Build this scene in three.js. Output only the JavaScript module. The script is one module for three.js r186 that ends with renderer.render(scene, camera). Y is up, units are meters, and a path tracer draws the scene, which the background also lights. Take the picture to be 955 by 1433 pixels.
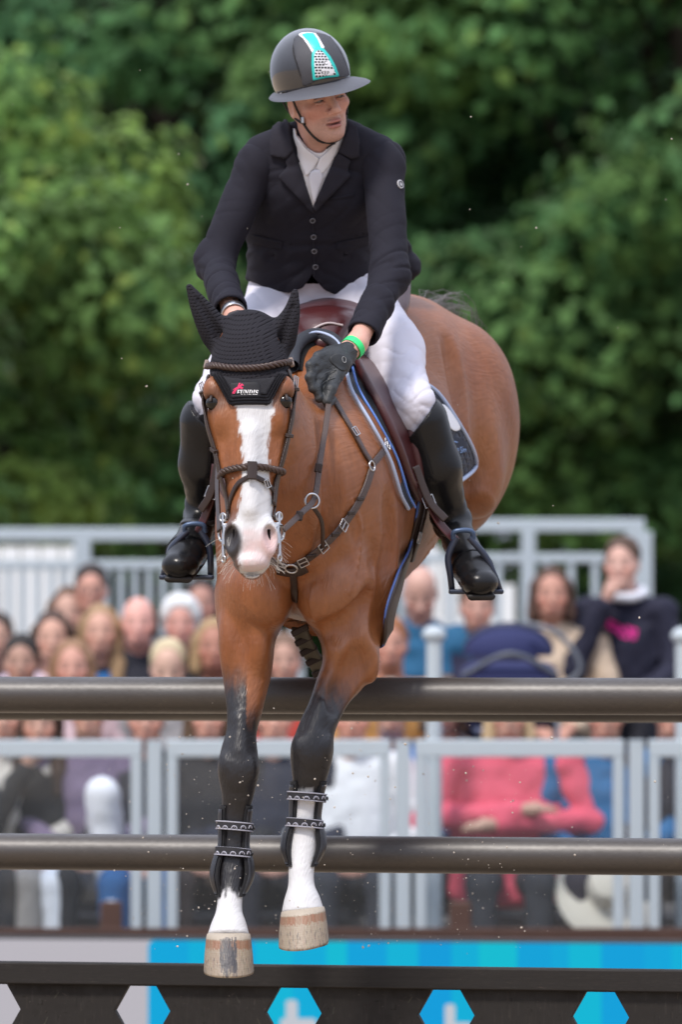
import * as THREE from 'three';
import { mergeGeometries } from 'three/addons/utils/BufferGeometryUtils.js';
import { RoundedBoxGeometry } from 'three/addons/geometries/RoundedBoxGeometry.js';

// ---------------------------------------------------------------- camera, sky, sun, exposure
const scene = new THREE.Scene();
const CAM_Y = 1.65, CAM_Z = 16, FOCAL = 8320, HORIZON = 870;      // metres; FOCAL and HORIZON in photograph pixels (955 x 1433)
const camera = new THREE.PerspectiveCamera(2 * Math.atan(716.5 / FOCAL) * 180 / Math.PI, 955 / 1433, 0.5, 400);
camera.position.set(0, CAM_Y, CAM_Z);
camera.lookAt(0, CAM_Y + (HORIZON - 716.5) / FOCAL * 16, 0);
camera.focus = 15.75; camera.userData.fStop = 2.9;
const renderer = new THREE.WebGLRenderer({ antialias: true });
renderer.toneMapping = THREE.LinearToneMapping;
renderer.toneMappingExposure = 1.45;
renderer.shadowMap.enabled = true;
const SKY_LEVEL = 1.15;
{ // bright, evenly overcast sky: twice to three times as luminous overhead as at the horizon
  const w = 256, h = 128, d = new Float32Array(w * h * 4);
  for (let j = 0; j < h; j++) for (let i = 0; i < w; i++) {
    const el = Math.max(0, ((j + 0.5) / h - 0.5) * Math.PI), s = Math.sin(el), L = SKY_LEVEL * (1 + 2 * s) / 3;
    const v = 1 + 0.08 * Math.sin(i / w * Math.PI * 6 + j * 0.21) * Math.sin(i / w * Math.PI * 14 + 2 - j * 0.13) * s;
    const o = (j * w + i) * 4;
    d[o] = L * 0.90 * v; d[o + 1] = L * 0.97 * v; d[o + 2] = L * 1.18 * v; d[o + 3] = 1;
  }
  const t = new THREE.DataTexture(d, w, h, THREE.RGBAFormat, THREE.FloatType);
  t.mapping = THREE.EquirectangularReflectionMapping; t.magFilter = THREE.LinearFilter; t.minFilter = THREE.LinearFilter; t.needsUpdate = true;
  scene.background = t; scene.environment = t;
}
const sun = new THREE.DirectionalLight(0xfff6ec, 2.3);
sun.position.set(-5, 15, 5); sun.target.position.set(0, 1, -4);
sun.castShadow = true; sun.shadow.radius = 18; sun.shadow.mapSize.set(2048, 2048);
Object.assign(sun.shadow.camera, { left: -14, right: 14, top: 14, bottom: -14, near: 1, far: 60 });
scene.add(sun, sun.target);

// ---------------------------------------------------------------- small maths
const V = (x = 0, y = 0, z = 0) => new THREE.Vector3(x, y, z);
const lerp = (a, b, t) => a + (b - a) * t, clamp = (x, a, b) => x < a ? a : x > b ? b : x;
const smooth = (a, b, x) => { const t = clamp((x - a) / (b - a), 0, 1); return t * t * (3 - 2 * t); };
let seed = 12345;
const rnd = () => { seed = (seed + 0x6D2B79F5) | 0; let t = Math.imul(seed ^ seed >>> 15, 1 | seed); t = t + Math.imul(t ^ t >>> 7, 61 | t) ^ t; return ((t ^ t >>> 14) >>> 0) / 4294967296; };
const rr = (a, b) => a + (b - a) * rnd();
const hash3 = (x, y, z) => { let n = Math.imul(x, 374761393) + Math.imul(y, 668265263) + Math.imul(z, 2147483647 ^ 974634777) | 0; n = Math.imul(n ^ n >>> 13, 1274126177); return ((n ^ n >>> 16) >>> 0) / 4294967296; };
function noise3(x, y, z) {                                          // value noise, -1 .. 1
  const xi = Math.floor(x), yi = Math.floor(y), zi = Math.floor(z);
  let fx = x - xi, fy = y - yi, fz = z - zi;
  fx = fx * fx * (3 - 2 * fx); fy = fy * fy * (3 - 2 * fy); fz = fz * fz * (3 - 2 * fz);
  const l = (a, b, t) => a + (b - a) * t;
  return 2 * l(l(l(hash3(xi, yi, zi), hash3(xi + 1, yi, zi), fx), l(hash3(xi, yi + 1, zi), hash3(xi + 1, yi + 1, zi), fx), fy),
    l(l(hash3(xi, yi, zi + 1), hash3(xi + 1, yi, zi + 1), fx), l(hash3(xi, yi + 1, zi + 1), hash3(xi + 1, yi + 1, zi + 1), fx), fy), fz) - 1;
}
const fbm = (x, y, z, n = 4) => { let s = 0, a = 0.5; for (let i = 0; i < n; i++) { s += a * noise3(x, y, z); x *= 2.03; y *= 2.03; z *= 2.03; a *= 0.5; } return s; };
// a place measured on the photograph (px, py) at a known depth z -> metres
const P = (px, py, z) => V((px - 477.5) * (CAM_Z - z) / FOCAL, CAM_Y + (HORIZON - py) * (CAM_Z - z) / FOCAL, z);
const pxm = z => FOCAL / (CAM_Z - z);                               // pixels per metre at depth z

// ---------------------------------------------------------------- naming
const taken = {};
const numbered = n => { const k = taken[n] = (taken[n] ?? -1) + 1; return k ? `${n}_${String(k).padStart(3, '0')}` : n; };
function thing(name, label, category, base = V(), group) {
  const o = new THREE.Group(); o.name = numbered(name); o.position.copy(base); o.userData = { label, category };
  if (group) o.userData.group = group;
  scene.add(o); return o;
}
function structure(mesh, name) { mesh.name = numbered(name); mesh.userData = { kind: 'structure' }; mesh.castShadow = mesh.receiveShadow = true; scene.add(mesh); return mesh; }
// a part built in world metres, hung under its thing (or under a part of it)
function part(name, geo, mat, parent, world = true) {
  const m = new THREE.Mesh(geo, mat); m.name = name; m.castShadow = m.receiveShadow = true;
  parent.add(m);
  if (world) { let p = parent, g = null; while (p && p !== scene) { if (p.isGroup) g = p; p = p.parent; } if (g && parent === g) m.position.copy(g.position).negate(); }
  return m;
}
function lone(name, geo, mat, label, category, group) {
  const m = new THREE.Mesh(geo, mat); m.name = numbered(name); m.userData = { label, category }; if (group) m.userData.group = group;
  m.castShadow = m.receiveShadow = true; scene.add(m); return m;
}

// ---------------------------------------------------------------- distance fields
const smin = (a, b, k) => { const h = k - Math.abs(a - b); return h > 0 ? Math.min(a, b) - h * h / (4 * k) : Math.min(a, b); };
function cone(a, b, ra, rb, k = 0.03, op = 1) {                     // tapered capsule
  const bx = b.x - a.x, by = b.y - a.y, bz = b.z - a.z, bb = bx * bx + by * by + bz * bz || 1e-9;
  const c = a.clone().add(b).multiplyScalar(0.5);
  return { k, op, c, r: Math.sqrt(bb) / 2 + Math.max(ra, rb), f(x, y, z) {
    const px = x - a.x, py = y - a.y, pz = z - a.z; let h = (px * bx + py * by + pz * bz) / bb; h = h < 0 ? 0 : h > 1 ? 1 : h;
    const dx = px - bx * h, dy = py - by * h, dz = pz - bz * h;
    return Math.sqrt(dx * dx + dy * dy + dz * dz) - (ra + (rb - ra) * h);
  } };
}
function ball(c, rx, ry, rz, k = 0.03, op = 1, ax, ay) {            // ellipsoid; ax, ay: its own x and y directions
  const X = ax ? ax.clone().normalize() : V(1, 0, 0), Z = ax ? X.clone().cross(ay).normalize() : V(0, 0, 1), Y = Z.clone().cross(X);
  return { k, op, c: c.clone(), r: Math.max(rx, ry, rz), f(x, y, z) {
    const qx = x - c.x, qy = y - c.y, qz = z - c.z;
    const u = (qx * X.x + qy * X.y + qz * X.z) / rx, v = (qx * Y.x + qy * Y.y + qz * Y.z) / ry, w = (qx * Z.x + qy * Z.y + qz * Z.z) / rz;
    const k0 = Math.sqrt(u * u + v * v + w * w); if (k0 < 1e-6) return -Math.min(rx, ry, rz);
    const k1 = Math.sqrt(u * u / (rx * rx) + v * v / (ry * ry) + w * w / (rz * rz));
    return k0 * (k0 - 1) / k1;
  } };
}
const cr = (a, b, c, d, t) => 0.5 * (2 * b + (c - a) * t + (2 * a - 5 * b + 4 * c - d) * t * t + (3 * b - a - 3 * c + d) * t * t * t);
// swept ellipse: stations [centre, half width, half height above, half height below]
function loft(st, lat, up, k = 0.04, op = 1, cap0 = 0.03, cap1 = 0.03, sub = 6) {
  const S = [], n = st.length;
  for (let i = 0; i < n - 1; i++) for (let j = 0; j < sub; j++) {
    const t = j / sub, q = [st[Math.max(0, i - 1)], st[i], st[i + 1], st[Math.min(n - 1, i + 2)]];
    S.push([V(cr(q[0][0].x, q[1][0].x, q[2][0].x, q[3][0].x, t), cr(q[0][0].y, q[1][0].y, q[2][0].y, q[3][0].y, t), cr(q[0][0].z, q[1][0].z, q[2][0].z, q[3][0].z, t)),
      ...[1, 2, 3].map(m => Math.max(0.002, cr(q[0][m], q[1][m], q[2][m], q[3][m], t)))]);
  }
  S.push([st[n - 1][0].clone(), st[n - 1][1], st[n - 1][2], st[n - 1][3]]);
  const m = S.length, A = [], L = [], U = [];
  for (let i = 0; i < m; i++) {
    const a = S[Math.min(m - 1, i + 1)][0].clone().sub(S[Math.max(0, i - 1)][0]).normalize();
    const l = lat.clone().addScaledVector(a, -lat.dot(a)).normalize(), u = a.clone().cross(l); if (u.dot(i ? U[i - 1] : up) < 0) u.negate();
    A.push(a); L.push(l); U.push(u);
  }
  const c = V(); S.forEach(s => c.add(s[0])); c.multiplyScalar(1 / m);
  let r = 0; S.forEach(s => r = Math.max(r, s[0].distanceTo(c) + Math.max(s[1], s[2], s[3])));
  const Q = new Float64Array(m * 3); S.forEach((q, i) => { Q[i * 3] = q[0].x; Q[i * 3 + 1] = q[0].y; Q[i * 3 + 2] = q[0].z; });
  return { k, op, c, r, f(x, y, z) {
    let bi = 0, bt = 0, near = 1e9, ni = 0;
    const test = i => { const dx = x - Q[i * 3], dy = y - Q[i * 3 + 1], dz = z - Q[i * 3 + 2], g = dx * dx + dy * dy + dz * dz; if (g < near) { near = g; ni = i; } };
    for (let i = 0; i < m; i += 5) test(i);
    for (let i = Math.max(0, ni - 4), e = Math.min(m - 1, ni + 4); i <= e; i++) test(i);
    const side = i => (x - Q[i * 3]) * A[i].x + (y - Q[i * 3 + 1]) * A[i].y + (z - Q[i * 3 + 2]) * A[i].z;   // which side of the section plane
    let i0 = ni, s0 = side(ni), s1;
    if (s0 >= 0) { for (;;) { if (i0 === m - 1) { bi = m - 2; bt = 1; break; } s1 = side(i0 + 1); if (s1 < 0) { bi = i0; bt = s0 / (s0 - s1); break; } if (i0 > ni + 3) { bi = Math.min(ni, m - 2); bt = 0; break; } i0++; s0 = s1; } }
    else { for (;;) { if (i0 === 0) { bi = 0; bt = 0; break; } s1 = side(i0 - 1); if (s1 >= 0) { bi = i0 - 1; bt = s1 / (s1 - s0); break; } if (i0 < ni - 3) { bi = Math.min(ni, m - 2); bt = 0; break; } i0--; s0 = s1; } }
    const s = S[bi], e = S[bi + 1], l0 = L[bi], l1 = L[bi + 1], u0 = U[bi], u1 = U[bi + 1], t = bt;
    const qx = x - lerp(s[0].x, e[0].x, t), qy = y - lerp(s[0].y, e[0].y, t), qz = z - lerp(s[0].z, e[0].z, t);
    const u = qx * lerp(l0.x, l1.x, t) + qy * lerp(l0.y, l1.y, t) + qz * lerp(l0.z, l1.z, t);
    const v = qx * lerp(u0.x, u1.x, t) + qy * lerp(u0.y, u1.y, t) + qz * lerp(u0.z, u1.z, t);
    const w = lerp(s[1], e[1], t), h = v > 0 ? lerp(s[2], e[2], t) : lerp(s[3], e[3], t);
    const a0 = A[bi], a1 = A[bi + 1]; let a = (qx * lerp(a0.x, a1.x, t) + qy * lerp(a0.y, a1.y, t) + qz * lerp(a0.z, a1.z, t)) / Math.max(w, h);
    if ((bi === 0 && t <= 0) || (bi === m - 2 && t >= 1)) { const A0 = A[bi === 0 && t <= 0 ? 0 : m - 1]; a = (qx * A0.x + qy * A0.y + qz * A0.z) / (bi === 0 && t <= 0 ? cap0 : cap1); }
    const k0 = Math.sqrt(u * u / (w * w) + v * v / (h * h) + a * a), len = Math.sqrt(qx * qx + qy * qy + qz * qz);
    if (k0 < 0.05) return -Math.min(w, h);
    return len * (1 - 1 / k0);
  } };
}
class Field {
  constructor(prims, shape) { this.prims = prims; this.shape = shape; }  // shape(d, x, y, z): folds and the like
  raw(x, y, z, list = this.prims) {
    let d = 1e3;
    for (const p of list) {
      const e = p.f(x, y, z);
      if (p.op > 0) d = d > 900 ? e : smin(d, e, p.k); else d = -smin(-d, e, p.k);
    }
    return d;
  }
  at(x, y, z, list) { const d = this.raw(x, y, z, list); return this.shape && Math.abs(d) < (this.reach ?? 0.02) ? this.shape(d, x, y, z) : d; }
  grad(p, e = 0.002, list) { return V(this.at(p.x + e, p.y, p.z, list) - this.at(p.x - e, p.y, p.z, list), this.at(p.x, p.y + e, p.z, list) - this.at(p.x, p.y - e, p.z, list), this.at(p.x, p.y, p.z + e, list) - this.at(p.x, p.y, p.z - e, list)).normalize(); }
  // first surface met on the line from a to b
  meet(a, b, off = 0) {
    const d = b.clone().sub(a), L = d.length(); d.normalize(); let t = 0;
    for (let i = 0; i < 260 && t < L; i++) { const p = a.clone().addScaledVector(d, t), e = this.at(p.x, p.y, p.z) - off; if (e < 0.0004) return { p, n: this.grad(p) }; t += Math.max(0.0006, e * 0.6); }
    return null;
  }
  see(px, py, off = 0, z0 = 1.6, strict = false) {
    const a = P(px, py, z0), b = P(px, py, -2.6), h = this.meet(a, b, off); if (h || strict) return h;
    let best = 1e9, q = a; for (let i = 0; i <= 240; i++) { const p = a.clone().lerp(b, i / 240), d = Math.abs(this.at(p.x, p.y, p.z)); if (d < best) { best = d; q = p; } }
    return this.near(q, off);
  }
  near(p, off = 0) { const q = p.clone(); for (let i = 0; i < 14; i++) { const d = this.at(q.x, q.y, q.z) - off; if (Math.abs(d) < 2e-4) break; q.addScaledVector(this.grad(q, 0.004), -d * 0.8); } return { p: q, n: this.grad(q) }; }
  // surface nets
  mesh(cell, colour, uvScale = 1, box) {
    const B = 12, lo = V(1e9, 1e9, 1e9), hi = V(-1e9, -1e9, -1e9);
    for (const p of this.prims) if (p.op > 0) { lo.min(p.c.clone().subScalar(p.r + cell * 2)); hi.max(p.c.clone().addScalar(p.r + cell * 2)); }
    if (box) { lo.max(box[0]); hi.min(box[1]); }
    const step = B * cell, nb = [0, 1, 2].map(i => Math.max(1, Math.ceil((hi.getComponent(i) - lo.getComponent(i)) / step)));
    const NX = nb[0] * B + 2, NY = nb[1] * B + 2, ids = new Map(), pos = [], nor = [], col = [], uv = [], edges = [];
    const N = B + 1, g = new Float32Array(N * N * N), half = step * 0.8661;
    const cellId = (i, j, k) => i + NX * (j + NY * k);
    for (let bz = 0; bz < nb[2]; bz++) for (let by = 0; by < nb[1]; by++) for (let bx = 0; bx < nb[0]; bx++) {
      const ox = lo.x + bx * step, oy = lo.y + by * step, oz = lo.z + bz * step, cx = ox + step / 2, cy = oy + step / 2, cz = oz + step / 2;
      const list = []; let any = false;
      for (const p of this.prims) { const dx = p.c.x - cx, dy = p.c.y - cy, dz = p.c.z - cz; if (Math.sqrt(dx * dx + dy * dy + dz * dz) - p.r < half + p.k * 1.4 + 0.02) { list.push(p); if (p.op > 0) any = true; } }
      if (!any) continue;
      if (Math.abs(this.raw(cx, cy, cz, list)) > half * 1.5 + 0.015) continue;
      for (let K = 0; K < N; K += 4) for (let J = 0; J < N; J += 4) for (let I = 0; I < N; I += 4) {      // fours of samples, filled in at once where the surface is far
        const ki = Math.min(N, K + 4), ji = Math.min(N, J + 4), ii = Math.min(N, I + 4), far = this.raw(ox + (I + 1.5) * cell, oy + (J + 1.5) * cell, oz + (K + 1.5) * cell, list), skip = Math.abs(far) > cell * 2.6 * 1.8 + 0.006;
        for (let k = K; k < ki; k++) for (let j = J; j < ji; j++) for (let i = I; i < ii; i++) g[i + N * (j + N * k)] = skip ? far : this.at(ox + i * cell, oy + j * cell, oz + k * cell, list);
      }
      for (let k = 0; k < B; k++) for (let j = 0; j < B; j++) for (let i = 0; i < B; i++) {
        const q = i + N * (j + N * k), c0 = g[q], gi = bx * B + i, gj = by * B + j, gk = bz * B + k;
        if ((c0 < 0) !== (g[q + 1] < 0)) edges.push(0, gi, gj, gk, c0 < 0 ? 1 : 0);
        if ((c0 < 0) !== (g[q + N] < 0)) edges.push(1, gi, gj, gk, c0 < 0 ? 1 : 0);
        if ((c0 < 0) !== (g[q + N * N] < 0)) edges.push(2, gi, gj, gk, c0 < 0 ? 1 : 0);
        let n = 0, sx = 0, sy = 0, sz = 0;
        const E = (a, b, ax, ay, az, dx, dy, dz) => { const va = g[a], vb = g[b]; if ((va < 0) !== (vb < 0)) { const t = va / (va - vb); sx += ax + dx * t; sy += ay + dy * t; sz += az + dz * t; n++; } };
        const Y = N, Z = N * N;
        E(q, q + 1, 0, 0, 0, 1, 0, 0); E(q + Y, q + Y + 1, 0, 1, 0, 1, 0, 0); E(q + Z, q + Z + 1, 0, 0, 1, 1, 0, 0); E(q + Y + Z, q + Y + Z + 1, 0, 1, 1, 1, 0, 0);
        E(q, q + Y, 0, 0, 0, 0, 1, 0); E(q + 1, q + 1 + Y, 1, 0, 0, 0, 1, 0); E(q + Z, q + Z + Y, 0, 0, 1, 0, 1, 0); E(q + 1 + Z, q + 1 + Z + Y, 1, 0, 1, 0, 1, 0);
        E(q, q + Z, 0, 0, 0, 0, 0, 1); E(q + 1, q + 1 + Z, 1, 0, 0, 0, 0, 1); E(q + Y, q + Y + Z, 0, 1, 0, 0, 0, 1); E(q + 1 + Y, q + 1 + Y + Z, 1, 1, 0, 0, 0, 1);
        if (!n) continue;
        const p = V(ox + (i + sx / n) * cell, oy + (j + sy / n) * cell, oz + (k + sz / n) * cell);
        const nn = this.grad(p, cell * (this.soft ?? 0.7), list);
        const d = this.at(p.x, p.y, p.z, list); if (Math.abs(d) < cell) p.addScaledVector(nn, -d * 0.8);
        ids.set(cellId(gi, gj, gk), pos.length / 3);
        pos.push(p.x, p.y, p.z); nor.push(nn.x, nn.y, nn.z);
        if (colour) { const c = colour(p, nn); col.push(c[0], c[1], c[2]); }
        uv.push((p.x * 0.8 + p.z * 0.6) * uvScale, (p.y + p.z * 0.35 - p.x * 0.12) * uvScale);
      }
    }
    const idx = [];
    for (let e = 0; e < edges.length; e += 5) {
      const ax = edges[e], i = edges[e + 1], j = edges[e + 2], k = edges[e + 3], inside = edges[e + 4]; let a, b, c, d;
      if (ax === 0) { a = cellId(i, j - 1, k - 1); b = cellId(i, j, k - 1); c = cellId(i, j, k); d = cellId(i, j - 1, k); }
      else if (ax === 1) { a = cellId(i - 1, j, k - 1); b = cellId(i - 1, j, k); c = cellId(i, j, k); d = cellId(i, j, k - 1); }
      else { a = cellId(i - 1, j - 1, k); b = cellId(i, j - 1, k); c = cellId(i, j, k); d = cellId(i - 1, j, k); }
      a = ids.get(a); b = ids.get(b); c = ids.get(c); d = ids.get(d);
      if (a === undefined || b === undefined || c === undefined || d === undefined) continue;
      if (inside) idx.push(a, b, c, a, c, d); else idx.push(a, c, b, a, d, c);
    }
    const geo = new THREE.BufferGeometry();
    geo.setAttribute('position', new THREE.Float32BufferAttribute(pos, 3)); geo.setAttribute('normal', new THREE.Float32BufferAttribute(nor, 3)); geo.setAttribute('uv', new THREE.Float32BufferAttribute(uv, 2));
    if (colour) geo.setAttribute('color', new THREE.Float32BufferAttribute(col, 3));
    geo.setIndex(idx); return geo;
  }
}
const grown = (f, by, cut) => new Field(f.prims.map(p => ({ ...p, r: p.r + by })), (d, x, y, z) => { const e = (f.shape ? f.shape(d, x, y, z) : d) - by; return cut ? cut(e, x, y, z) : e; });

// ---------------------------------------------------------------- straps, tubes, patches
function curvePts(pts, n) { const c = new THREE.CatmullRomCurve3(pts, false, 'centripetal'); return c.getPoints(n); }
function tube(pts, r, seg = 24, rad = 7) { return new THREE.TubeGeometry(new THREE.CatmullRomCurve3(pts, false, 'centripetal'), seg, r, rad, false); }
function ringTube(c, nrm, R, r, seg = 28, rad = 8, sx = 1) {
  const g = new THREE.TorusGeometry(R, r, rad, seg); g.scale(sx, 1, 1); g.applyQuaternion(new THREE.Quaternion().setFromUnitVectors(V(0, 0, 1), nrm.clone().normalize())); g.translate(c.x, c.y, c.z); return g;
}
// flat strap with softened edges; pn: [{p, n}]
function strap(pn, width, thick, n = 40, wfun) {
  const ps = curvePts(pn.map(q => q.p), n), ns = curvePts(pn.map(q => q.n), n).map(v => v.normalize());
  const prof = [[-1, 0], [-0.93, 0.62], [-0.75, 1], [0.75, 1], [0.93, 0.62], [1, 0], [0.8, -0.5], [-0.8, -0.5]], m = prof.length, pos = [], uv = [], idx = []; let len = 0;
  for (let i = 0; i <= n; i++) {
    const t = ps[Math.min(n, i + 1)].clone().sub(ps[Math.max(0, i - 1)]).normalize(), b = t.clone().cross(ns[i]).normalize(), nn = b.clone().cross(t);
    if (i) len += ps[i].distanceTo(ps[i - 1]);
    const w = width / 2 * (wfun ? wfun(i / n) : 1);
    for (const [u, v] of prof) { const p = ps[i].clone().addScaledVector(b, u * w).addScaledVector(nn, v * thick); pos.push(p.x, p.y, p.z); uv.push(len, u * w); }
  }
  for (let i = 0; i < n; i++) for (let j = 0; j < m; j++) { const a = i * m + j, b = i * m + (j + 1) % m; idx.push(a, b, a + m, b, b + m, a + m); }
  for (let j = 1; j < m - 1; j++) { idx.push(0, j + 1, j); const o = n * m; idx.push(o, o + j, o + j + 1); }
  const g = new THREE.BufferGeometry(); g.setAttribute('position', new THREE.Float32BufferAttribute(pos, 3)); g.setAttribute('uv', new THREE.Float32BufferAttribute(uv, 2)); g.setIndex(idx); g.computeVertexNormals(); return g;
}
// piece of cloth or leather lying on a field: an outline (photo pixels) met from the camera's side, then offset along the surface
function patch(outline, field, off, thick, stepPx = 4, { curved = true, z0 = 1.6, bulge } = {}) {
  let poly = outline.map(q => [q[0], q[1]]);
  if (curved) { const c = new THREE.CatmullRomCurve3(poly.map(q => V(q[0], q[1], 0)), true, 'centripetal').getPoints(poly.length * 8); poly = c.slice(0, -1).map(v => [v.x, v.y]); }
  const inside = (x, y) => { let r = false; for (let i = 0, j = poly.length - 1; i < poly.length; j = i++) { const [a, b] = poly[i], [c, d] = poly[j]; if ((b > y) !== (d > y) && x < (c - a) * (y - b) / (d - b) + a) r = !r; } return r; };
  const closest = (x, y) => { let best = 1e9, bx = x, by = y; for (let i = 0, j = poly.length - 1; i < poly.length; j = i++) { const [a, b] = poly[j], [c, d] = poly[i], ex = c - a, ey = d - b; const t = clamp(((x - a) * ex + (y - b) * ey) / (ex * ex + ey * ey || 1e-9), 0, 1), gx = a + ex * t, gy = b + ey * t, g = (gx - x) ** 2 + (gy - y) ** 2; if (g < best) { best = g; bx = gx; by = gy; } } return [bx, by, Math.sqrt(best)]; };
  let x0 = 1e9, x1 = -1e9, y0 = 1e9, y1 = -1e9; for (const [x, y] of poly) { x0 = Math.min(x0, x); x1 = Math.max(x1, x); y0 = Math.min(y0, y); y1 = Math.max(y1, y); }
  const nx = Math.ceil((x1 - x0) / stepPx) + 2, ny = Math.ceil((y1 - y0) / stepPx) + 2, ids = new Map(), pts = [], cells = [];
  const keep = new Set(), kk = (i, j) => i + j * 4096;
  for (let j = -1; j <= ny; j++) for (let i = -1; i <= nx; i++) if (inside(x0 + i * stepPx, y0 + j * stepPx)) keep.add(kk(i + 8, j + 8));
  const rim = (i, j) => !(keep.has(kk(i + 7, j + 7)) && keep.has(kk(i + 8, j + 7)) && keep.has(kk(i + 7, j + 8)) && keep.has(kk(i + 8, j + 8)));   // corner not wholly surrounded: goes to the outline
  const vid = (i, j) => { const key = i + j * 4096; if (ids.has(key)) return ids.get(key); let x = x0 + (i - 0.5) * stepPx, y = y0 + (j - 0.5) * stepPx; const [bx, by, d] = closest(x, y); let ed = d; if (rim(i, j)) { x = bx; y = by; ed = 0; }
    const h = field.see(x, y, off, z0, true); ids.set(key, h ? pts.length : -1); if (h) pts.push({ ...h, ed }); return ids.get(key); };
  for (let j = 0; j < ny; j++) for (let i = 0; i < nx; i++) if (keep.has(kk(i + 8, j + 8))) { const q = [vid(i, j), vid(i + 1, j), vid(i + 1, j + 1), vid(i, j + 1)]; if (!q.includes(-1)) cells.push(q); }
  const c = V(), nm = V(); pts.forEach(q => { c.add(q.p); nm.add(q.n); }); c.multiplyScalar(1 / pts.length); nm.normalize();
  const R = V(0, 1, 0).cross(nm).normalize(), U = nm.clone().cross(R); let mn = [1e9, 1e9], mx = [-1e9, -1e9];
  const loc = pts.map(q => { const d = q.p.clone().sub(c), a = [d.dot(R), d.dot(U)]; for (let i = 0; i < 2; i++) { mn[i] = Math.min(mn[i], a[i]); mx[i] = Math.max(mx[i], a[i]); } return a; });
  const pos = [], uv = [], uv01 = [], idx = [], n = pts.length;
  for (const s of [1, -1]) pts.forEach((q, i) => { const b = s > 0 ? (bulge ? bulge * smooth(0, 10, q.ed) : 0) : -thick; const p = q.p.clone().addScaledVector(q.n, b); pos.push(p.x, p.y, p.z); uv.push((loc[i][0] - mn[0]) / (mx[0] - mn[0]), (loc[i][1] - mn[1]) / (mx[1] - mn[1])); });
  const cnt = new Map();
  for (const [a, b, d, e] of cells) {
    idx.push(a, e, d, a, d, b, a + n, d + n, e + n, a + n, b + n, d + n);
    for (const [s, t] of [[a, b], [b, d], [d, e], [e, a]]) { const k1 = s * 65536 + t, k2 = t * 65536 + s; if (cnt.has(k2)) cnt.delete(k2); else cnt.set(k1, [s, t]); }
  }
  for (const [s, t] of cnt.values()) idx.push(s, t, t + n, s, t + n, s + n);
  const g = new THREE.BufferGeometry(); g.setAttribute('position', new THREE.Float32BufferAttribute(pos, 3)); g.setAttribute('uv', new THREE.Float32BufferAttribute(uv, 2)); g.setIndex(idx); g.computeVertexNormals();
  return g;
}
function boxAt(w, h, d, c, r = 0.004, q) { const g = new RoundedBoxGeometry(w, h, d, 2, Math.min(r, w / 2.1, h / 2.1, d / 2.1)); if (q) g.applyQuaternion(q); g.translate(c.x, c.y, c.z); return g; }
const join = list => mergeGeometries(list.map(g => { const q = g.index ? g.toNonIndexed() : g; for (const k of Object.keys(q.attributes)) if (!['position', 'normal', 'uv'].includes(k)) q.deleteAttribute(k); return q; }), false);
const aim = (from, to) => new THREE.Quaternion().setFromUnitVectors(from, to.clone().normalize());

// ---------------------------------------------------------------- materials
function noiseTexture(size, fn, srgb = false, rep = 1) {
  const d = new Uint8Array(size * size * 4);
  for (let j = 0; j < size; j++) for (let i = 0; i < size; i++) { const c = fn(i / size, j / size), o = (j * size + i) * 4; if (Array.isArray(c)) { d[o] = c[0] * 255; d[o + 1] = c[1] * 255; d[o + 2] = c[2] * 255; } else d[o] = d[o + 1] = d[o + 2] = clamp(c, 0, 1) * 255; d[o + 3] = 255; }
  const t = new THREE.DataTexture(d, size, size); t.wrapS = t.wrapT = THREE.RepeatWrapping; t.magFilter = THREE.LinearFilter; t.minFilter = THREE.LinearMipmapLinearFilter; t.generateMipmaps = true; if (srgb) t.colorSpace = THREE.SRGBColorSpace; t.repeat.set(rep, rep); t.needsUpdate = true; return t;
}
// noise that tiles: blend of value noise on a wrapped lattice
const tile = (u, v, n, s) => { const x = u * n, y = v * n, xi = Math.floor(x), yi = Math.floor(y); let fx = x - xi, fy = y - yi; fx = fx * fx * (3 - 2 * fx); fy = fy * fy * (3 - 2 * fy); const h = (a, b) => hash3(((a % n) + n) % n, ((b % n) + n) % n, s); return lerp(lerp(h(xi, yi), h(xi + 1, yi), fx), lerp(h(xi, yi + 1), h(xi + 1, yi + 1), fx), fy); };
const grainTex = noiseTexture(256, (u, v) => 0.5 * tile(u, v, 128, 1) + 0.3 * tile(u, v, 48, 2) + 0.2 * tile(u, v, 12, 3));
const hairTex = noiseTexture(256, (u, v) => { const y = v * 1; return 0.6 * (() => { const n = 128, m = 16; const x = u * n, yy = y * m, xi = Math.floor(x), yi = Math.floor(yy); let fx = x - xi, fy = yy - yi; const h = (a, b) => hash3(((a % n) + n) % n, ((b % m) + m) % m, 9); return lerp(lerp(h(xi, yi), h(xi + 1, yi), fx), lerp(h(xi, yi + 1), h(xi + 1, yi + 1), fx), fy); })() + 0.4 * tile(u, v, 24, 5); });
const weaveTex = noiseTexture(128, (u, v) => { const a = Math.sin(u * Math.PI * 64), b = Math.sin(v * Math.PI * 64); return 0.5 + 0.25 * a * b + 0.25 * (tile(u, v, 32, 4) - 0.5); });
const repTex = (t, r, s = r) => { const c = t.clone(); c.repeat.set(r, s); c.needsUpdate = true; return c; };
const lin = (r, g, b) => new THREE.Color().setRGB(r, g, b);
const mat = (c, roughness = 0.7, extra = {}) => new THREE.MeshPhysicalMaterial({ color: c, roughness, ...extra });
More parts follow.
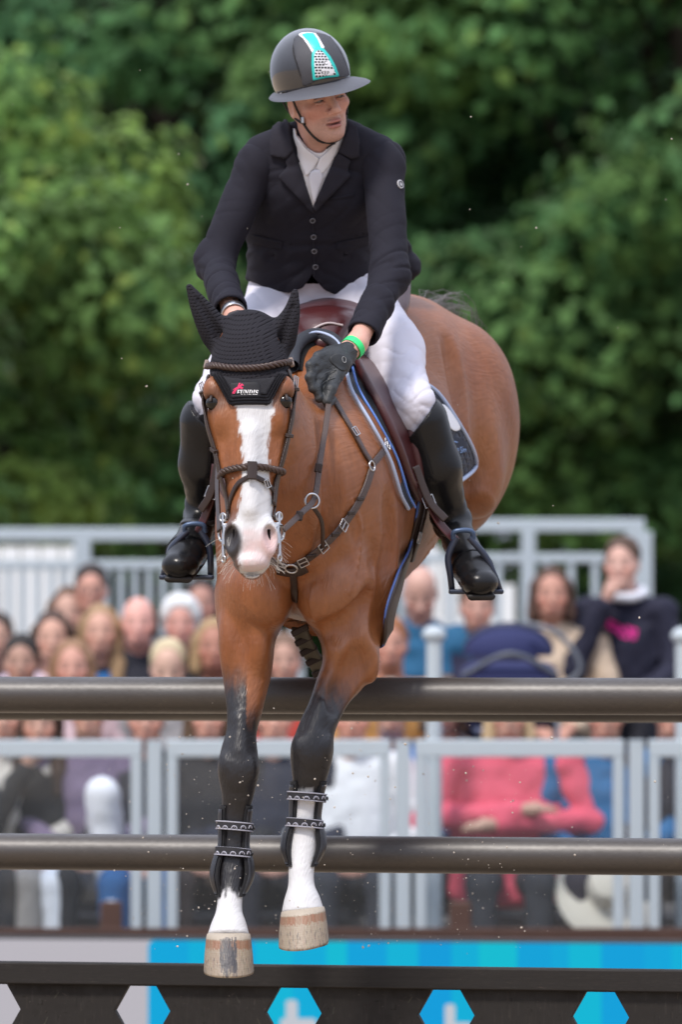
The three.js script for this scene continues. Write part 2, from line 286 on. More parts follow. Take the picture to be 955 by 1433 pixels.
const M = {
  darkLeather: mat(lin(0.026, 0.013, 0.009), 0.36, { bumpMap: repTex(grainTex, 8), bumpScale: 0.0006 }),
  maroon: mat(lin(0.055, 0.010, 0.011), 0.3, { bumpMap: repTex(grainTex, 6), bumpScale: 0.0006, clearcoat: 0.25, clearcoatRoughness: 0.4 }),
  steel: mat(lin(0.55, 0.55, 0.56), 0.28, { metalness: 1 }),
  blackLeather: mat(lin(0.012, 0.012, 0.014), 0.3, { bumpMap: repTex(grainTex, 7), bumpScale: 0.0005, clearcoat: 0.3, clearcoatRoughness: 0.25 }),
  white: mat(lin(0.78, 0.78, 0.80), 0.7),
};
const mix3 = (a, b, t) => [lerp(a[0], b[0], t), lerp(a[1], b[1], t), lerp(a[2], b[2], t)];

// ================================================================ the setting
{ // sand arena and the ground beyond, one sheet
  const t = noiseTexture(512, (u, v) => { const a = 0.5 * tile(u, v, 200, 11) + 0.3 * tile(u, v, 40, 12) + 0.2 * tile(u, v, 9, 13); return [0.50 + 0.22 * a, 0.44 + 0.2 * a, 0.36 + 0.18 * a]; }, true);
  const g = new THREE.PlaneGeometry(300, 300, 1, 1); g.rotateX(-Math.PI / 2);
  structure(new THREE.Mesh(g, mat(0xffffff, 0.95, { map: repTex(t, 120), bumpMap: repTex(t, 120), bumpScale: 0.01 })), 'ground');
}
// ---------------------------------------------------------------- trees behind the stand
const leafMats = {
  deep: mat(lin(1, 1, 1), 0.8, { vertexColors: true, side: THREE.DoubleSide, transmission: 0.35, thickness: 0, specularIntensity: 0.35 }),
};
const barkMat = mat(lin(0.06, 0.048, 0.038), 0.95, { bumpMap: repTex(grainTex, 2, 6), bumpScale: 0.02 });
function tree(base, height, crown, clumps, leaves, leafSize, tint, label) {
  const t = thing('broadleaf_tree', label, 'tree', base, 'trees behind the stand');
  const trunk = [], top = base.clone().add(V(rr(-.2, .2), height * 0.62, rr(-.2, .2)));
  const lean = V(rr(-.15, .15), height * 0.3, rr(-.15, .15));
  trunk.push(tube([base, base.clone().add(lean), top], 0.16, 10, 9));
  const cl = [];
  const mid = (crown.y0 + crown.y1) / 2, hh = (crown.y1 - crown.y0) / 2;
  for (let i = 0; i < clumps; i++) {                                  // boughs: rounded clumps over the outside of the crown
    const v = rr(-1, 1), a = rnd() < .72 ? rr(.15, Math.PI - .15) : rr(Math.PI, 6.283), q = Math.sqrt(1 - v * v * .85), k = rr(.72, 1.02);
    const c = base.clone().add(V(Math.cos(a) * crown.r * q * k, mid + v * hh * .95, Math.sin(a) * crown.r * q * k * (crown.d ?? 1)));
    cl.push({ c, r: rr(0.42, 0.85) * crown.s, ty: rnd(), bright: rr(.6, 1.35), yellow: rnd() < .22 ? rr(.2, .6) : 0 });
    if (i % 3 === 0) { const s = base.clone().lerp(top, rr(0.4, 0.95)); trunk.push(tube([s, s.clone().lerp(c, 0.5).add(V(0, 0.15, 0)), c], rr(0.025, 0.06), 7, 6)); }
  }
  part('trunk', join(trunk), barkMat, t);
  const pos = [], col = [], idx = [], nor = [];
  for (let i = 0; i < leaves; i++) {
    const q = cl[Math.floor(rnd() * cl.length)], dir = V(rr(-1, 1), rr(-.75, 1), rr(-1, 1)); if (dir.lengthSq() > 1 || dir.lengthSq() < 0.02) { i--; continue; } dir.normalize();
    const R = q.r * rr(.82, 1.04) * (1 + 0.42 * noise3(q.c.x * 3 + dir.x * 2.8, q.c.y + dir.y * 2.8, q.c.z * 2 + dir.z * 2.8));
    const p = q.c.clone().add(V(dir.x * R * 1.2, dir.y * R * 0.8, dir.z * R * 1.15));
    const n = dir.clone().multiplyScalar(0.9).add(V(rr(-.55, .55), rr(-.1, .9), rr(-.4, .7))).normalize();
    const tx = V(rr(-1, 1), rr(-.8, .2), rr(-1, 1)); tx.addScaledVector(n, -tx.dot(n)).normalize(); const ty = n.clone().cross(tx);
    const s = leafSize * rr(0.6, 1.25), w = s * rr(0.32, 0.46), b = pos.length / 3;
    const pts = [p.clone().addScaledVector(tx, -s * .5), p.clone().addScaledVector(ty, w).addScaledVector(n, w * .35), p.clone().addScaledVector(tx, s * .5).addScaledVector(n, -s * .12), p.clone().addScaledVector(ty, -w).addScaledVector(n, w * .35)];
    const v = rr(0.7, 1.3) * q.bright, yel = Math.max(q.yellow, rnd() < 0.12 ? rr(0.3, 1) : 0), c = [lerp(tint[0], tint[0] * 1.9, yel) * v, lerp(tint[1], tint[1] * 1.35, yel) * v, tint[2] * v * (0.85 + 0.3 * q.ty)];
    for (const z of pts) { pos.push(z.x, z.y, z.z); nor.push(n.x, n.y, n.z); col.push(...c); }
    idx.push(b, b + 2, b + 1, b, b + 3, b + 2);
  }
  const g = new THREE.BufferGeometry(); g.setAttribute('position', new THREE.Float32BufferAttribute(pos, 3)); g.setAttribute('normal', new THREE.Float32BufferAttribute(nor, 3)); g.setAttribute('color', new THREE.Float32BufferAttribute(col, 3)); g.setIndex(idx);
  part('crown', g, leafMats.deep, t);
}
tree(V(-3.3, 0, -20), 7, { r: 2.25, y0: 1.9, y1: 5.0, s: 0.75 }, 46, 27000, 0.12, [0.105, 0.205, 0.050], 'yellow-green tree with low boughs reaching over the pale panels');
tree(V(-1.4, 0, -27), 11, { r: 3.6, y0: 2.2, y1: 10, s: 1.05, d: .8 }, 110, 68000, 0.13, [0.058, 0.155, 0.058], 'tall dark green tree standing beside the yellow-green one');
tree(V(2.5, 0, -25), 10, { r: 3.1, y0: 2.2, y1: 9.5, s: 0.95, d: .8 }, 110, 68000, 0.125, [0.078, 0.19, 0.062], 'bright green full tree behind the rider\'s shoulder');
tree(V(4.9, 0, -30), 12, { r: 3.6, y0: 1.4, y1: 11, s: 1.1 }, 90, 46000, 0.14, [0.060, 0.155, 0.055], 'dark tree at the end of the stand\'s corner post');
tree(V(-5.5, 0, -33), 13, { r: 4.2, y0: 1.0, y1: 12, s: 1.2 }, 90, 42000, 0.16, [0.054, 0.14, 0.055], 'large dark tree farthest beyond the pale panels');
tree(V(0.6, 0, -36), 13, { r: 4.6, y0: 0.8, y1: 12.5, s: 1.3 }, 110, 50000, 0.17, [0.056, 0.15, 0.055], 'broad dark tree filling the gap between two others');
tree(V(5.8, 0, -21.5), 8, { r: 2.5, y0: 1.2, y1: 8, s: 0.85 }, 70, 38000, 0.12, [0.080, 0.185, 0.060], 'mid green tree beside the end of the guard rail');
{ // clipped hedge that closes the view under the crowns
  const pos = [], col = [], idx = [], nor = [];
  for (let i = 0; i < 80000; i++) {
    const p = V(rr(-8, 8), 0, -37.5 + rr(-1, 1)); p.y = Math.pow(rnd(), 0.8) * (8.4 + 1.2 * noise3(p.x * 0.7, 3, 1)); p.z += 0.7 * noise3(p.x * 1.3, p.y * 1.3, 7) ;
    const n = V(rr(-.7, .7), rr(-.1, 1), rr(0, 1)).normalize(), tx = V(rr(-1, 1), rr(-1, 1), rr(-1, 1)); tx.addScaledVector(n, -tx.dot(n)).normalize(); const ty = n.clone().cross(tx), s = rr(0.1, 0.2), b = pos.length / 3, v = rr(0.6, 1.2);
    for (const z of [p.clone().addScaledVector(tx, -s * .6), p.clone().addScaledVector(ty, s * .4), p.clone().addScaledVector(tx, s * .6), p.clone().addScaledVector(ty, -s * .4)]) { pos.push(z.x, z.y, z.z); nor.push(n.x, n.y, n.z); col.push(0.05 * v, 0.12 * v, 0.05 * v); }
    idx.push(b, b + 2, b + 1, b, b + 3, b + 2);
  }
  const g = new THREE.BufferGeometry(); g.setAttribute('position', new THREE.Float32BufferAttribute(pos, 3)); g.setAttribute('normal', new THREE.Float32BufferAttribute(nor, 3)); g.setAttribute('color', new THREE.Float32BufferAttribute(col, 3)); g.setIndex(idx);
  const h = thing('hedge', 'tall dark green hedge far behind all the trees', 'hedge', V(0, 0, -37.5));
  part('foliage', g, leafMats.deep, h).userData.kind = 'stuff';
  part('stem', join([-6, -3, 0, 3, 6].map(x => tube([V(x, 0, -37.6), V(x + .2, 2, -37.6), V(x, 4.4, -37.6)], 0.07, 6, 6))), barkMat, h);
}
// ---------------------------------------------------------------- grandstand behind the crowd
const alu = mat(lin(0.44, 0.51, 0.56), 0.5, { metalness: 0.25, bumpMap: repTex(grainTex, 3), bumpScale: 0.0006 });
const palePaint = mat(lin(0.72, 0.75, 0.77), 0.6);
const tierMat = mat(lin(0.16, 0.16, 0.17), 0.85, { bumpMap: repTex(grainTex, 4), bumpScale: 0.002 });
const ROWZ = [-8.75, -9.7, -10.6, -11.5], ROWY = [0, 0.22, 0.42, 0.58];
for (let i = 1; i < 4; i++) {
  const g = new RoundedBoxGeometry(9, ROWY[i], 0.92, 1, 0.01); g.translate(0.2, ROWY[i] / 2, ROWZ[i]);
  lone('seating_tier', g, tierMat, ['', 'lowest grey step of the stand, just behind the first row', 'middle grey step of the stand', 'topmost grey step of the stand'][i], 'stand step', 'steps of the stand');
}
const bar = (w, h, d, x, y, z, r = 0.006) => boxAt(w, h, d, V(x, y, z), r);
{ // guard rail with pickets
  const z = -13.2, k = 1 / pxm(z), X = px => (px - 477.5) * k, Y = py => CAM_Y + (HORIZON - py) * k;
  function rail(x0, x1, top, mid, posts, step, pw, label) {
    const t = thing('guard_rail', label, 'railing', V((X(x0) + X(x1)) / 2, 0, z), 'guard rails behind the crowd');
    part('top_rail', bar(X(x1) - X(x0), 0.062, 0.06, (X(x0) + X(x1)) / 2, Y(top), z), alu, t);
    part('middle_rail', bar(X(x1) - X(x0), 0.045, 0.045, (X(x0) + X(x1)) / 2, Y(mid), z), alu, t);
    part('bottom_rail', bar(X(x1) - X(x0), 0.045, 0.045, (X(x0) + X(x1)) / 2, 0.95, z), alu, t);
    for (const [p, w] of posts) part('post', bar(w, Y(top) - 0.031, 0.07, X(p), (Y(top) - 0.031) / 2, z - 0.004), alu, t);
    for (let p = x0 + step * 0.7; p < x1; p += step) if (!posts.some(([q, w]) => Math.abs(q - p) < 14)) part('picket', bar(pw, Y(mid) - 0.0225 - 0.9725, 0.03, X(p), (Y(mid) - 0.0225 + 0.9725) / 2, z), alu, t);
  }
  rail(-60, 420, 748, 790, [[-55, .07], [115, 0.085], [416, .07]], 19.6, 0.031, 'aluminium guard rail with close-set pickets by the pale panels');
  rail(470, 903, 735, 781, [[474, .07], [740, 0.07], [895, 0.13]], 34, 0.036, 'aluminium guard rail with open pickets ending in a thick post');
}
{ // pale sheeted panels behind the rail
  const z = -15.2, k = 1 / pxm(z), X = px => (px - 477.5) * k, Y = py => CAM_Y + (HORIZON - py) * k;
  function panel(x0, x1, top, label, slope = 0) {
    const t = thing('white_panel', label, 'panel', V((X(x0) + X(x1)) / 2, 0, z), 'white sheeted panels');
    const n = Math.round((X(x1) - X(x0)) / 0.11);
    for (let i = 0; i < n; i++) { const a = lerp(X(x0), X(x1), i / n), b = lerp(X(x0), X(x1), (i + 1) / n), h = Y(top) - slope * i / n; part('board', bar(b - a - 0.008, h, 0.02, (a + b) / 2, h / 2, z + (i % 2) * 0.008, 0.003), palePaint, t); }
    part('backing', bar(X(x1) - X(x0), Y(top) - 0.12 - Math.max(0, slope), 0.01, (X(x0) + X(x1)) / 2, (Y(top) - 0.12 - Math.max(0, slope)) / 2, z - 0.03, 0.002), palePaint, t);
  }
  panel(-140, 112, 765, 'white boarded panel standing where the close-set pickets begin');
  panel(590, 722, 765, 'white boarded panel with a sloping top behind the open pickets', 0.25);
}
// ---------------------------------------------------------------- crowd barrier with dusty clear panes
const paneMat = new THREE.MeshPhysicalMaterial({ color: lin(0.95, 0.97, 0.98), roughness: 0.0, transmission: 0.985, specularIntensity: 0.4, thickness: 0, ior: 1.45 });
{
  const z = -8.05, k = 1 / pxm(z), X = px => (px - 477.5) * k, Y = py => CAM_Y + (HORIZON - py) * k, H = Y(1035);
  const edges = [-160, 212, 560, 887, 1240];
  for (let i = 0; i < 4; i++) {
    const a = X(edges[i] + 21), b = X(edges[i + 1] - 3 - 10), t = thing('crowd_barrier', ['aluminium crowd barrier in front of the woman in a black top', 'aluminium crowd barrier behind the horse\'s forelegs', 'aluminium crowd barrier in front of the pink coat', 'aluminium crowd barrier past the blue jacket'][i], 'barrier', V((a + b) / 2, 0, z), 'crowd barriers along the arena');
    part('top_rail', bar(b - a, 0.07, 0.05, (a + b) / 2, H - 0.035, z), alu, t);
    part('bottom_rail', bar(b - a, 0.06, 0.05, (a + b) / 2, 0.12, z), alu, t);
    part('side_post', bar(0.045, H - 0.07 - 0.15, 0.046, a + 0.0225, (H - 0.07 + 0.15) / 2, z), alu, t);
    part('side_post', bar(0.045, H - 0.07 - 0.15, 0.046, b - 0.0225, (H - 0.07 + 0.15) / 2, z), alu, t);
    part('foot', bar(0.05, 0.09, 0.5, a + 0.12, 0.045, z), alu, t); part('foot', bar(0.05, 0.09, 0.5, b - 0.12, 0.045, z), alu, t);
    part('pane', new THREE.BoxGeometry(b - a - 0.088, H - 0.07 - 0.148, 0.004).translate((a + b) / 2, (H - 0.07 + 0.15) / 2, z), paneMat, t);
    if (i < 3) { const c = X(edges[i + 1]) + 0.012, p = thing('barrier_post', ['square steel post joining the first two barriers, beside blue jeans', 'square steel post between the white jacket and the pink coat', 'square steel post beside the blue jacket'][i], 'post', V(c, 0, z - 0.01), 'posts between barriers');
      part('tube', bar(0.062, H - 0.012, 0.062, c, (H - 0.012) / 2, z - 0.01), alu, p); part('cap', bar(0.066, 0.01, 0.066, c, H - 0.007, z - 0.01, 0.003), alu, p); part('base_plate', bar(0.16, 0.012, 0.16, c, 0.006, z - 0.01, 0.003), alu, p); }
  }
}
// white bollards with round caps between barrier and stand
for (const [px, py, label] of [[608, 888, 'white post with a round cap beside the man in a teal jacket'], [957, 890, 'white post with a round cap past the man in a navy sweatshirt']]) {
  const z = -8.45, b = P(px, py, z), t = thing('capped_post', label, 'post', V(b.x, 0, z), 'white posts with round caps');
  const pale = mat(lin(0.42, 0.48, 0.52), 0.5);
  part('shaft', new THREE.CylinderGeometry(0.032, 0.036, b.y - 0.02, 14).translate(b.x, (b.y - 0.02) / 2, z), pale, t);
  part('cap', new THREE.SphereGeometry(0.05, 18, 12).scale(1, 0.75, 1).translate(b.x, b.y, z), pale, t);
  part('base_plate', new THREE.CylinderGeometry(0.1, 0.1, 0.02, 16).translate(b.x, 0.01, z), pale, t);
}
// ---------------------------------------------------------------- low timber rail and the light-emitting advertising board
const timber = mat(lin(0.085, 0.042, 0.03), 0.75, { bumpMap: repTex(grainTex, 1, 5), bumpScale: 0.003 });
{
  const z = -7.55, k = 1 / pxm(z), X = px => (px - 477.5) * k, Y = py => CAM_Y + (HORIZON - py) * k;
  const t = thing('timber_rail', 'low brown timber rail with posts along the arena edge', 'rail', V(0, 0, z));
  part('board', bar(6, 0.12, 0.04, 0, Y(1298) - 0.06, z, 0.008), timber, t);
  for (const p of [-90, 155, 645, 1130]) part('post', bar(0.085, Y(1262), 0.085, X(p), Y(1262) / 2, z - 0.066, 0.01), timber, t);
}
{
  const z = -7.0, yaw = THREE.MathUtils.degToRad(8), k = 1 / pxm(z), top = CAM_Y + (HORIZON - 1314) * k, W = 6, X = px => (px - 477.5) * k;
  const c = document.createElement('canvas'); c.width = 2048; c.height = 160; const g = c.getContext('2d');
  const U = x => (x / W + 0.5) * 2048, Vv = y => (1 - y / top) * 160;
  g.fillStyle = '#c9c4cb'; g.fillRect(0, 0, 2048, 160);
  const x0 = U(X(207)); let x = x0;
  const tones = ['#00b2ea', '#00bce8', '#00b0ec', '#02c2e6', '#00b8e8', '#06c8e2', '#00aeea', '#04c0e6', '#00a8ea', '#00bae6', '#06cae0', '#00aee8', '#00b4e8', '#02c4e4', '#00acea'];
  let i = 0; while (x < 2048) { const w = 18 + 40 * hash3(i, 3, 5); g.fillStyle = tones[i++ % tones.length]; g.fillRect(x, 0, w + 1, 160); x += w; }
  g.fillStyle = '#c9c4cb'; g.beginPath(); g.moveTo(x0 - 2, 0); g.lineTo(x0 + 9, 0); g.quadraticCurveTo(x0, 1, x0, 12); g.lineTo(x0 - 2, 12); g.fill();
  g.fillStyle = '#d4d6de'; const m = 2048 / W;                        // white rounded lettering, seen through the cut-outs
  const blob = (px, py, w, h, r) => { const bx = U(X(px)), by = Vv(CAM_Y + (HORIZON - py) * k); g.beginPath(); g.roundRect(bx, by, w * k * m, h * k * 160 / top, r); g.fill(); };
  blob(402, 1398, 17, 60, 5); blob(394, 1424, 52, 40, 6); blob(626, 1402, 15, 60, 5); blob(640, 1428, 24, 40, 5);
  for (let j = 0; j < 160; j += 4) { g.fillStyle = 'rgba(20,40,80,0.10)'; g.fillRect(0, j, 2048, 1.5); }
  const tx = new THREE.CanvasTexture(c); tx.colorSpace = THREE.SRGBColorSpace;
  const t = thing('advertising_board', 'low illuminated advertising board in white and bright cyan', 'display board', V(0, 0, z));
  t.rotation.y = -yaw;
  const scr = new THREE.PlaneGeometry(W, top - 0.01); scr.translate(0, top / 2, 0.052);
  part('screen', scr, mat(lin(0.005, 0.005, 0.005), 0.95, { specularIntensity: 0.1, emissive: 0xffffff, emissiveMap: tx, emissiveIntensity: 0.62 }), t, false);
  part('cabinet', new RoundedBoxGeometry(W + 0.02, top + 0.008, 0.1, 2, 0.004).translate(0, top / 2 + 0.002, 0), mat(lin(0.02, 0.02, 0.022), 0.6), t, false);
}
// ================================================================ the fence being jumped
const FENCE_YAW = THREE.MathUtils.degToRad(12), FD = V(Math.cos(FENCE_YAW), 0, Math.sin(FENCE_YAW)), FZ = -0.36;
const scuff = noiseTexture(512, (u, v) => { let s = 0.42 + 0.25 * tile(u, v, 6, 21) + 0.2 * tile(u, v, 60, 22); if (tile(u, v, 90, 25) > 0.93) s += 0.25; return s; });
function scuffed(base, marks, w = 1024, h = 1024) { // painted timber with scratches, hoof scrapes and dried sand
  const c = document.createElement('canvas'); c.width = w; c.height = h; const g = c.getContext('2d'); g.fillStyle = base; g.fillRect(0, 0, w, h);
  for (let i = 0; i < 2600; i++) { g.fillStyle = rnd() < .5 ? `rgba(120,110,98,${.03 + .06 * rnd()})` : `rgba(8,7,6,${.05 + .1 * rnd()})`; g.fillRect(rnd() * w, rnd() * h, 1 + rnd() * 5, 2 + rnd() * 40); }
  for (let i = 0; i < marks; i++) { const x = rnd() * w, y = rnd() * h, n = 2 + rnd() * 9 | 0; for (let k = 0; k < n; k++) { g.strokeStyle = `rgba(${150 + 60 * rnd() | 0},${142 + 55 * rnd() | 0},${128 + 50 * rnd() | 0},${.06 + .2 * rnd() * rnd()})`; g.lineWidth = .6 + rnd() * 2.4; const px = x + (rnd() - .5) * 60, py = y + (rnd() - .5) * 50; g.beginPath(); g.moveTo(px, py); g.lineTo(px + (rnd() - .5) * 26, py + (rnd() - .5) * 44); g.stroke(); } }
  for (let i = 0; i < 500; i++) { g.fillStyle = `rgba(190,180,160,${.12 + .35 * rnd()})`; const r = .5 + 1.6 * rnd() * rnd(); g.beginPath(); g.arc(rnd() * w, rnd() * h, r, 0, 7); g.fill(); }
  const t = new THREE.CanvasTexture(c); t.wrapS = t.wrapT = THREE.RepeatWrapping; t.colorSpace = THREE.SRGBColorSpace; return t;
}
const poleCol = scuffed('#2f2823', 90), boardCol = scuffed('#221f1d', 60);
const poleMat = mat(0xffffff, 1, { map: repTex(poleCol, 1), roughnessMap: repTex(scuff, 1), clearcoat: 1, clearcoatRoughness: 0.42 });
const boardMat = mat(0xffffff, 1, { map: repTex(boardCol, 1), roughnessMap: repTex(scuff, 1), specularIntensity: 0.6 });
const QF = new THREE.Quaternion().setFromUnitVectors(V(1, 0, 0), FD);
function pole(c, r, label) {
  const L = 3.6, pr = [[0, -L / 2], [r * .8, -L / 2], [r, -L / 2 + 0.012], [r, L / 2 - 0.012], [r * .8, L / 2], [0, L / 2]].map(q => new THREE.Vector2(q[0], q[1]));
  const g = new THREE.LatheGeometry(pr, 48); const uv = g.attributes.uv; for (let i = 0; i < uv.count; i++) uv.setXY(i, uv.getX(i), g.attributes.position.getY(i) * 1.4);
  g.rotateZ(Math.PI / 2); const m = lone('jump_pole', g, poleMat, label, 'jump pole', 'poles of the jump'); m.quaternion.copy(QF); m.position.copy(c); return m;
}
const yAt = (py, z) => CAM_Y + (HORIZON - py) / pxm(z);
const POLE_Y = yAt(973.5, FZ), LOW_Y = yAt(1195, FZ), BACK_Z = FZ - 1.25;
pole(V(0, POLE_Y, FZ), 0.0505, 'uppermost dark brown pole, under the horse\'s belly, just above a thin strip of another');
pole(V(0, LOW_Y, FZ), 0.0505, 'lower dark brown pole behind the horse\'s white pasterns');
pole(V(0, yAt(1009.5, BACK_Z) + 0.0505, BACK_Z), 0.0505, 'dark brown pole half hidden behind the uppermost pole');
{ // filler with hexagonal openings
  const z = FZ + 0.03, top = yAt(1350.5, z), k = 1 / pxm(z), t = thing('filler_panel', 'dark brown filler board with hexagonal openings under the poles', 'filler', V(0, 0, z));
  t.quaternion.copy(QF);
  const b0 = 0.12, b1 = top - 0.057, sh = new THREE.Shape([[-1.75, b0], [1.75, b0], [1.75, b1], [-1.75, b1]].map(q => new THREE.Vector2(...q)));
  const s = 0.0805, cy = b1 - 0.004 - s * 0.866;
  for (let i = -8; i <= 7; i++) { const cx = (412 - 477.5) * k * 1.02 + (i) * 0.4275; if (Math.abs(cx) > 1.6) continue; const h = new THREE.Path(); for (let j = 0; j < 6; j++) { const a = j * Math.PI / 3, q = [cx + s * Math.cos(a), cy + s * Math.sin(a)]; j ? h.lineTo(...q) : h.moveTo(...q); } h.closePath(); sh.holes.push(h); }
  const g = new THREE.ExtrudeGeometry(sh, { depth: 0.024, bevelEnabled: true, bevelSize: 0.0015, bevelThickness: 0.0015, bevelSegments: 1 }); g.translate(0, 0, -0.012);
  part('board', g, boardMat, t, false);
  part('top_rail', new RoundedBoxGeometry(3.56, 0.06, 0.07, 3, 0.005).translate(0, top - 0.03, 0.004), boardMat, t, false);
  part('bottom_rail', new RoundedBoxGeometry(3.56, 0.07, 0.06, 2, 0.005).translate(0, b0 - 0.034, 0), boardMat, t, false);
  for (const x of [-1.5, 1.5]) part('foot', new RoundedBoxGeometry(0.08, 0.05, 0.42, 2, 0.005).translate(x, 0.025, 0), boardMat, t, false);
}
for (const [s, zz, poles] of [[-1, FZ, [POLE_Y, LOW_Y]], [1, FZ, [POLE_Y, LOW_Y]], [-1, BACK_Z, [yAt(1009.5, BACK_Z) + 0.0505]], [1, BACK_Z, [yAt(1009.5, BACK_Z) + 0.0505]]]) { // wings that carry the pole ends
  const t = thing('jump_wing', `brown upright jump wing carrying ${poles.length > 1 ? 'two pole ends' : 'a single pole end'} ${s < 0 ? 'on the side of the pale panels' : 'on the side of the standing man'}`, 'jump wing', V(FD.x * s * 1.86, 0, zz + FD.z * s * 1.86), poles.length > 1 ? 'wings with two poles' : 'wings with one pole'); t.quaternion.copy(QF);
  part('post', new RoundedBoxGeometry(0.08, 1.75, 0.08, 2, 0.006).translate(0, 0.9, 0), boardMat, t, false);
  part('foot', new RoundedBoxGeometry(0.1, 0.05, 0.7, 2, 0.006).translate(0, 0.025, 0), boardMat, t, false);
  for (const y of poles) part('cup', new THREE.CylinderGeometry(0.064, 0.064, 0.05, 16, 1, true, Math.PI / 2, Math.PI).rotateZ(Math.PI / 2).rotateX(Math.PI / 2).translate(-s * 0.067, y, 0), M.steel, t, false);
  part('brace', new RoundedBoxGeometry(0.05, 0.9, 0.05, 2, 0.006).rotateZ(-s * 0.5).translate(s * 0.24, 0.42, 0), boardMat, t, false);
}

// ================================================================ spectators
const crowdSkin = mat(0xffffff, .55, { vertexColors: true });
const clothCache = {}; const cloth = c => clothCache[c] ??= mat(c, .85, { bumpMap: repTex(weaveTex, 4), bumpScale: .001 });
function spectator(o) {
  const { px, py, z, floor, label, top, legs = 0x22242c, hair = 0x3a2a1e, style = 'short', arms = 'lap', stand = false, skin = [.5, .29, .22], yaw = 0, nod = 0, big = 1, group = 'spectators behind the barrier' } = o;
  const hd = P(px, py, z), base = V(hd.x, floor, z), hy = hd.y - floor, t = thing('person', label, 'person', base, group);
  t.rotation.y = yaw;
  const hc = V(0, hy, .05), nb = V(0, hy - .165, -.01), ch = V(0, hy - .33, -.03), pv = V(0, hy - .66, -.07), S2 = [-1, 1];
  const sh = S2.map(s => V(s * .175 * big, hy - .215, -.01)), hip = S2.map(s => V(s * .09, hy - .68, -.05));
  const kn = S2.map(s => stand ? V(s * .1, .5, .02) : V(s * .12, Math.max(.42, Math.min(hy - .62, .58)), .36)), an = S2.map(s => stand ? V(s * .1, .09, -.02) : V(s * .11, .09, .33));
  if (o.kneeUp) { kn[1] = V(.07, hy - .33, .34); an[1] = V(.1, hy - .75, .3); }
  const E = { lap: s => [V(s * .25 * big, hy - .47, .02), V(s * .09, hy - .58, .22)], cross: s => [V(s * .25 * big, hy - .44, .05), V(-s * .06, hy - .42 - s * .03, .19)], down: s => [V(s * .26 * big, hy - .46, -.02), V(s * .25, hy - .7, .05)] };
  const arm = S2.map(s => (arms === 'chin' && s < 0) ? [V(-.20 * big, hy - .47, .15), V(-.045, hy - .16, .17)] : (E[arms] ?? E.lap)(s));
  const hs = .93, T = (lat, up, fw) => V(lat, up * Math.cos(nod) - fw * Math.sin(nod), fw * Math.cos(nod) + up * Math.sin(nod)).multiplyScalar(hs).add(hc);
  const b = (x, y, zz, a, c, d, k = .02, op = 1) => ball(T(x, y, zz), a * hs, c * hs, d * hs, k, op);
  const head = [b(0, .03, -.015, .076, .094, .095), b(0, -.03, .022, .064, .085, .068, .03), b(0, -.083, .034, .045, .036, .045, .03), cone(T(0, .0, .082), T(0, -.034, .104), .008, .013, .012), b(0, -.07, .084, .022, .012, .012, .012), cone(hc.clone().add(V(0, -.07, -.03)), nb, .055, .06, .03)];
  for (const s of S2) head.push(b(s * .077, -.012, -.012, .008, .03, .019, .008), b(s * .045, -.03, .055, .022, .018, .022, .02), b(s * .031, -.002, .1, .018, .011, .018, .012, -1));
  const hand = [];
  arm.forEach(([el, wr], i) => { const d = wr.clone().sub(el).normalize(), side = V(1, 0, 0), c = wr.clone().addScaledVector(d, .05); hand.push(cone(wr, c, .026, .03, .02)); for (let f = 0; f < 4; f++) { const o2 = side.clone().multiplyScalar((f - 1.5) * .018), k1 = c.clone().add(o2).addScaledVector(d, .02), k2 = k1.clone().addScaledVector(d, .035 - Math.abs(f - 1.4) * .005).add(V(0, -.006, .01)); hand.push(cone(k1, k2, .0105, .009, .004), cone(k2, k2.clone().addScaledVector(d, .018).add(V(0, -.014, -.008)), .009, .008, .004)); } hand.push(cone(wr.clone().addScaledVector(d, .02), c.clone().addScaledVector(d, .02).add(V(S2[i] * -.035, 0, .015)), .013, .010, .01)); });
  const tone = p => { const q = p.clone().sub(hc).multiplyScalar(1 / hs), up = q.y * Math.cos(nod) + q.z * Math.sin(nod), fw = q.z * Math.cos(nod) - q.y * Math.sin(nod), lat = Math.abs(q.x), n = noise3(p.x * 90 + px, p.y * 90, p.z * 90); let c = skin.map((v, i) => v * (1 + .08 * n) * (.82 + .32 * hash3(px, py, 7)) * (i ? .94 + .12 * hash3(py, px, 9) : 1));
    if (q.length() < .16) { c = mix3(c, [skin[0] * 1.05, skin[1] * .72, skin[2] * .68], .5 * smooth(.04, .01, Math.hypot(lat - .045, up + .035)) * (fw > .04 ? 1 : 0)); c = mix3(c, [.05, .035, .03], .85 * smooth(.014, .007, Math.hypot((lat - .031) * .75, up + .003)) * (fw > .05 ? 1 : 0)); c = mix3(c, [.09, .06, .045], .7 * smooth(.008, .004, Math.abs(up - .022)) * (lat > .014 && lat < .052 && fw > .05 ? 1 : 0)); c = mix3(c, [skin[0] * .75, skin[1] * .45, skin[2] * .45], smooth(1.2, .7, Math.hypot(lat / .024, (up + .071) / .01)) * (fw > .07 ? .8 : 0)); }
    return c; };
  const slim = [cone(pv, ch, .1, .1), cone(ch, nb, .1, .05), ...S2.flatMap((s, i) => [cone(nb, sh[i], .04, .045), cone(sh[i], arm[i][0], .04, .033), cone(arm[i][0], arm[i][1], .032, .025), cone(hip[i], kn[i], .07, .045), cone(kn[i], an[i], .045, .03)])];
  const body = part('body', mergeGeometries([new Field(head).mesh(.0105, tone), new Field(slim).mesh(.034, tone), new Field(hand).mesh(.0095, tone)]), crowdSkin, t, false);
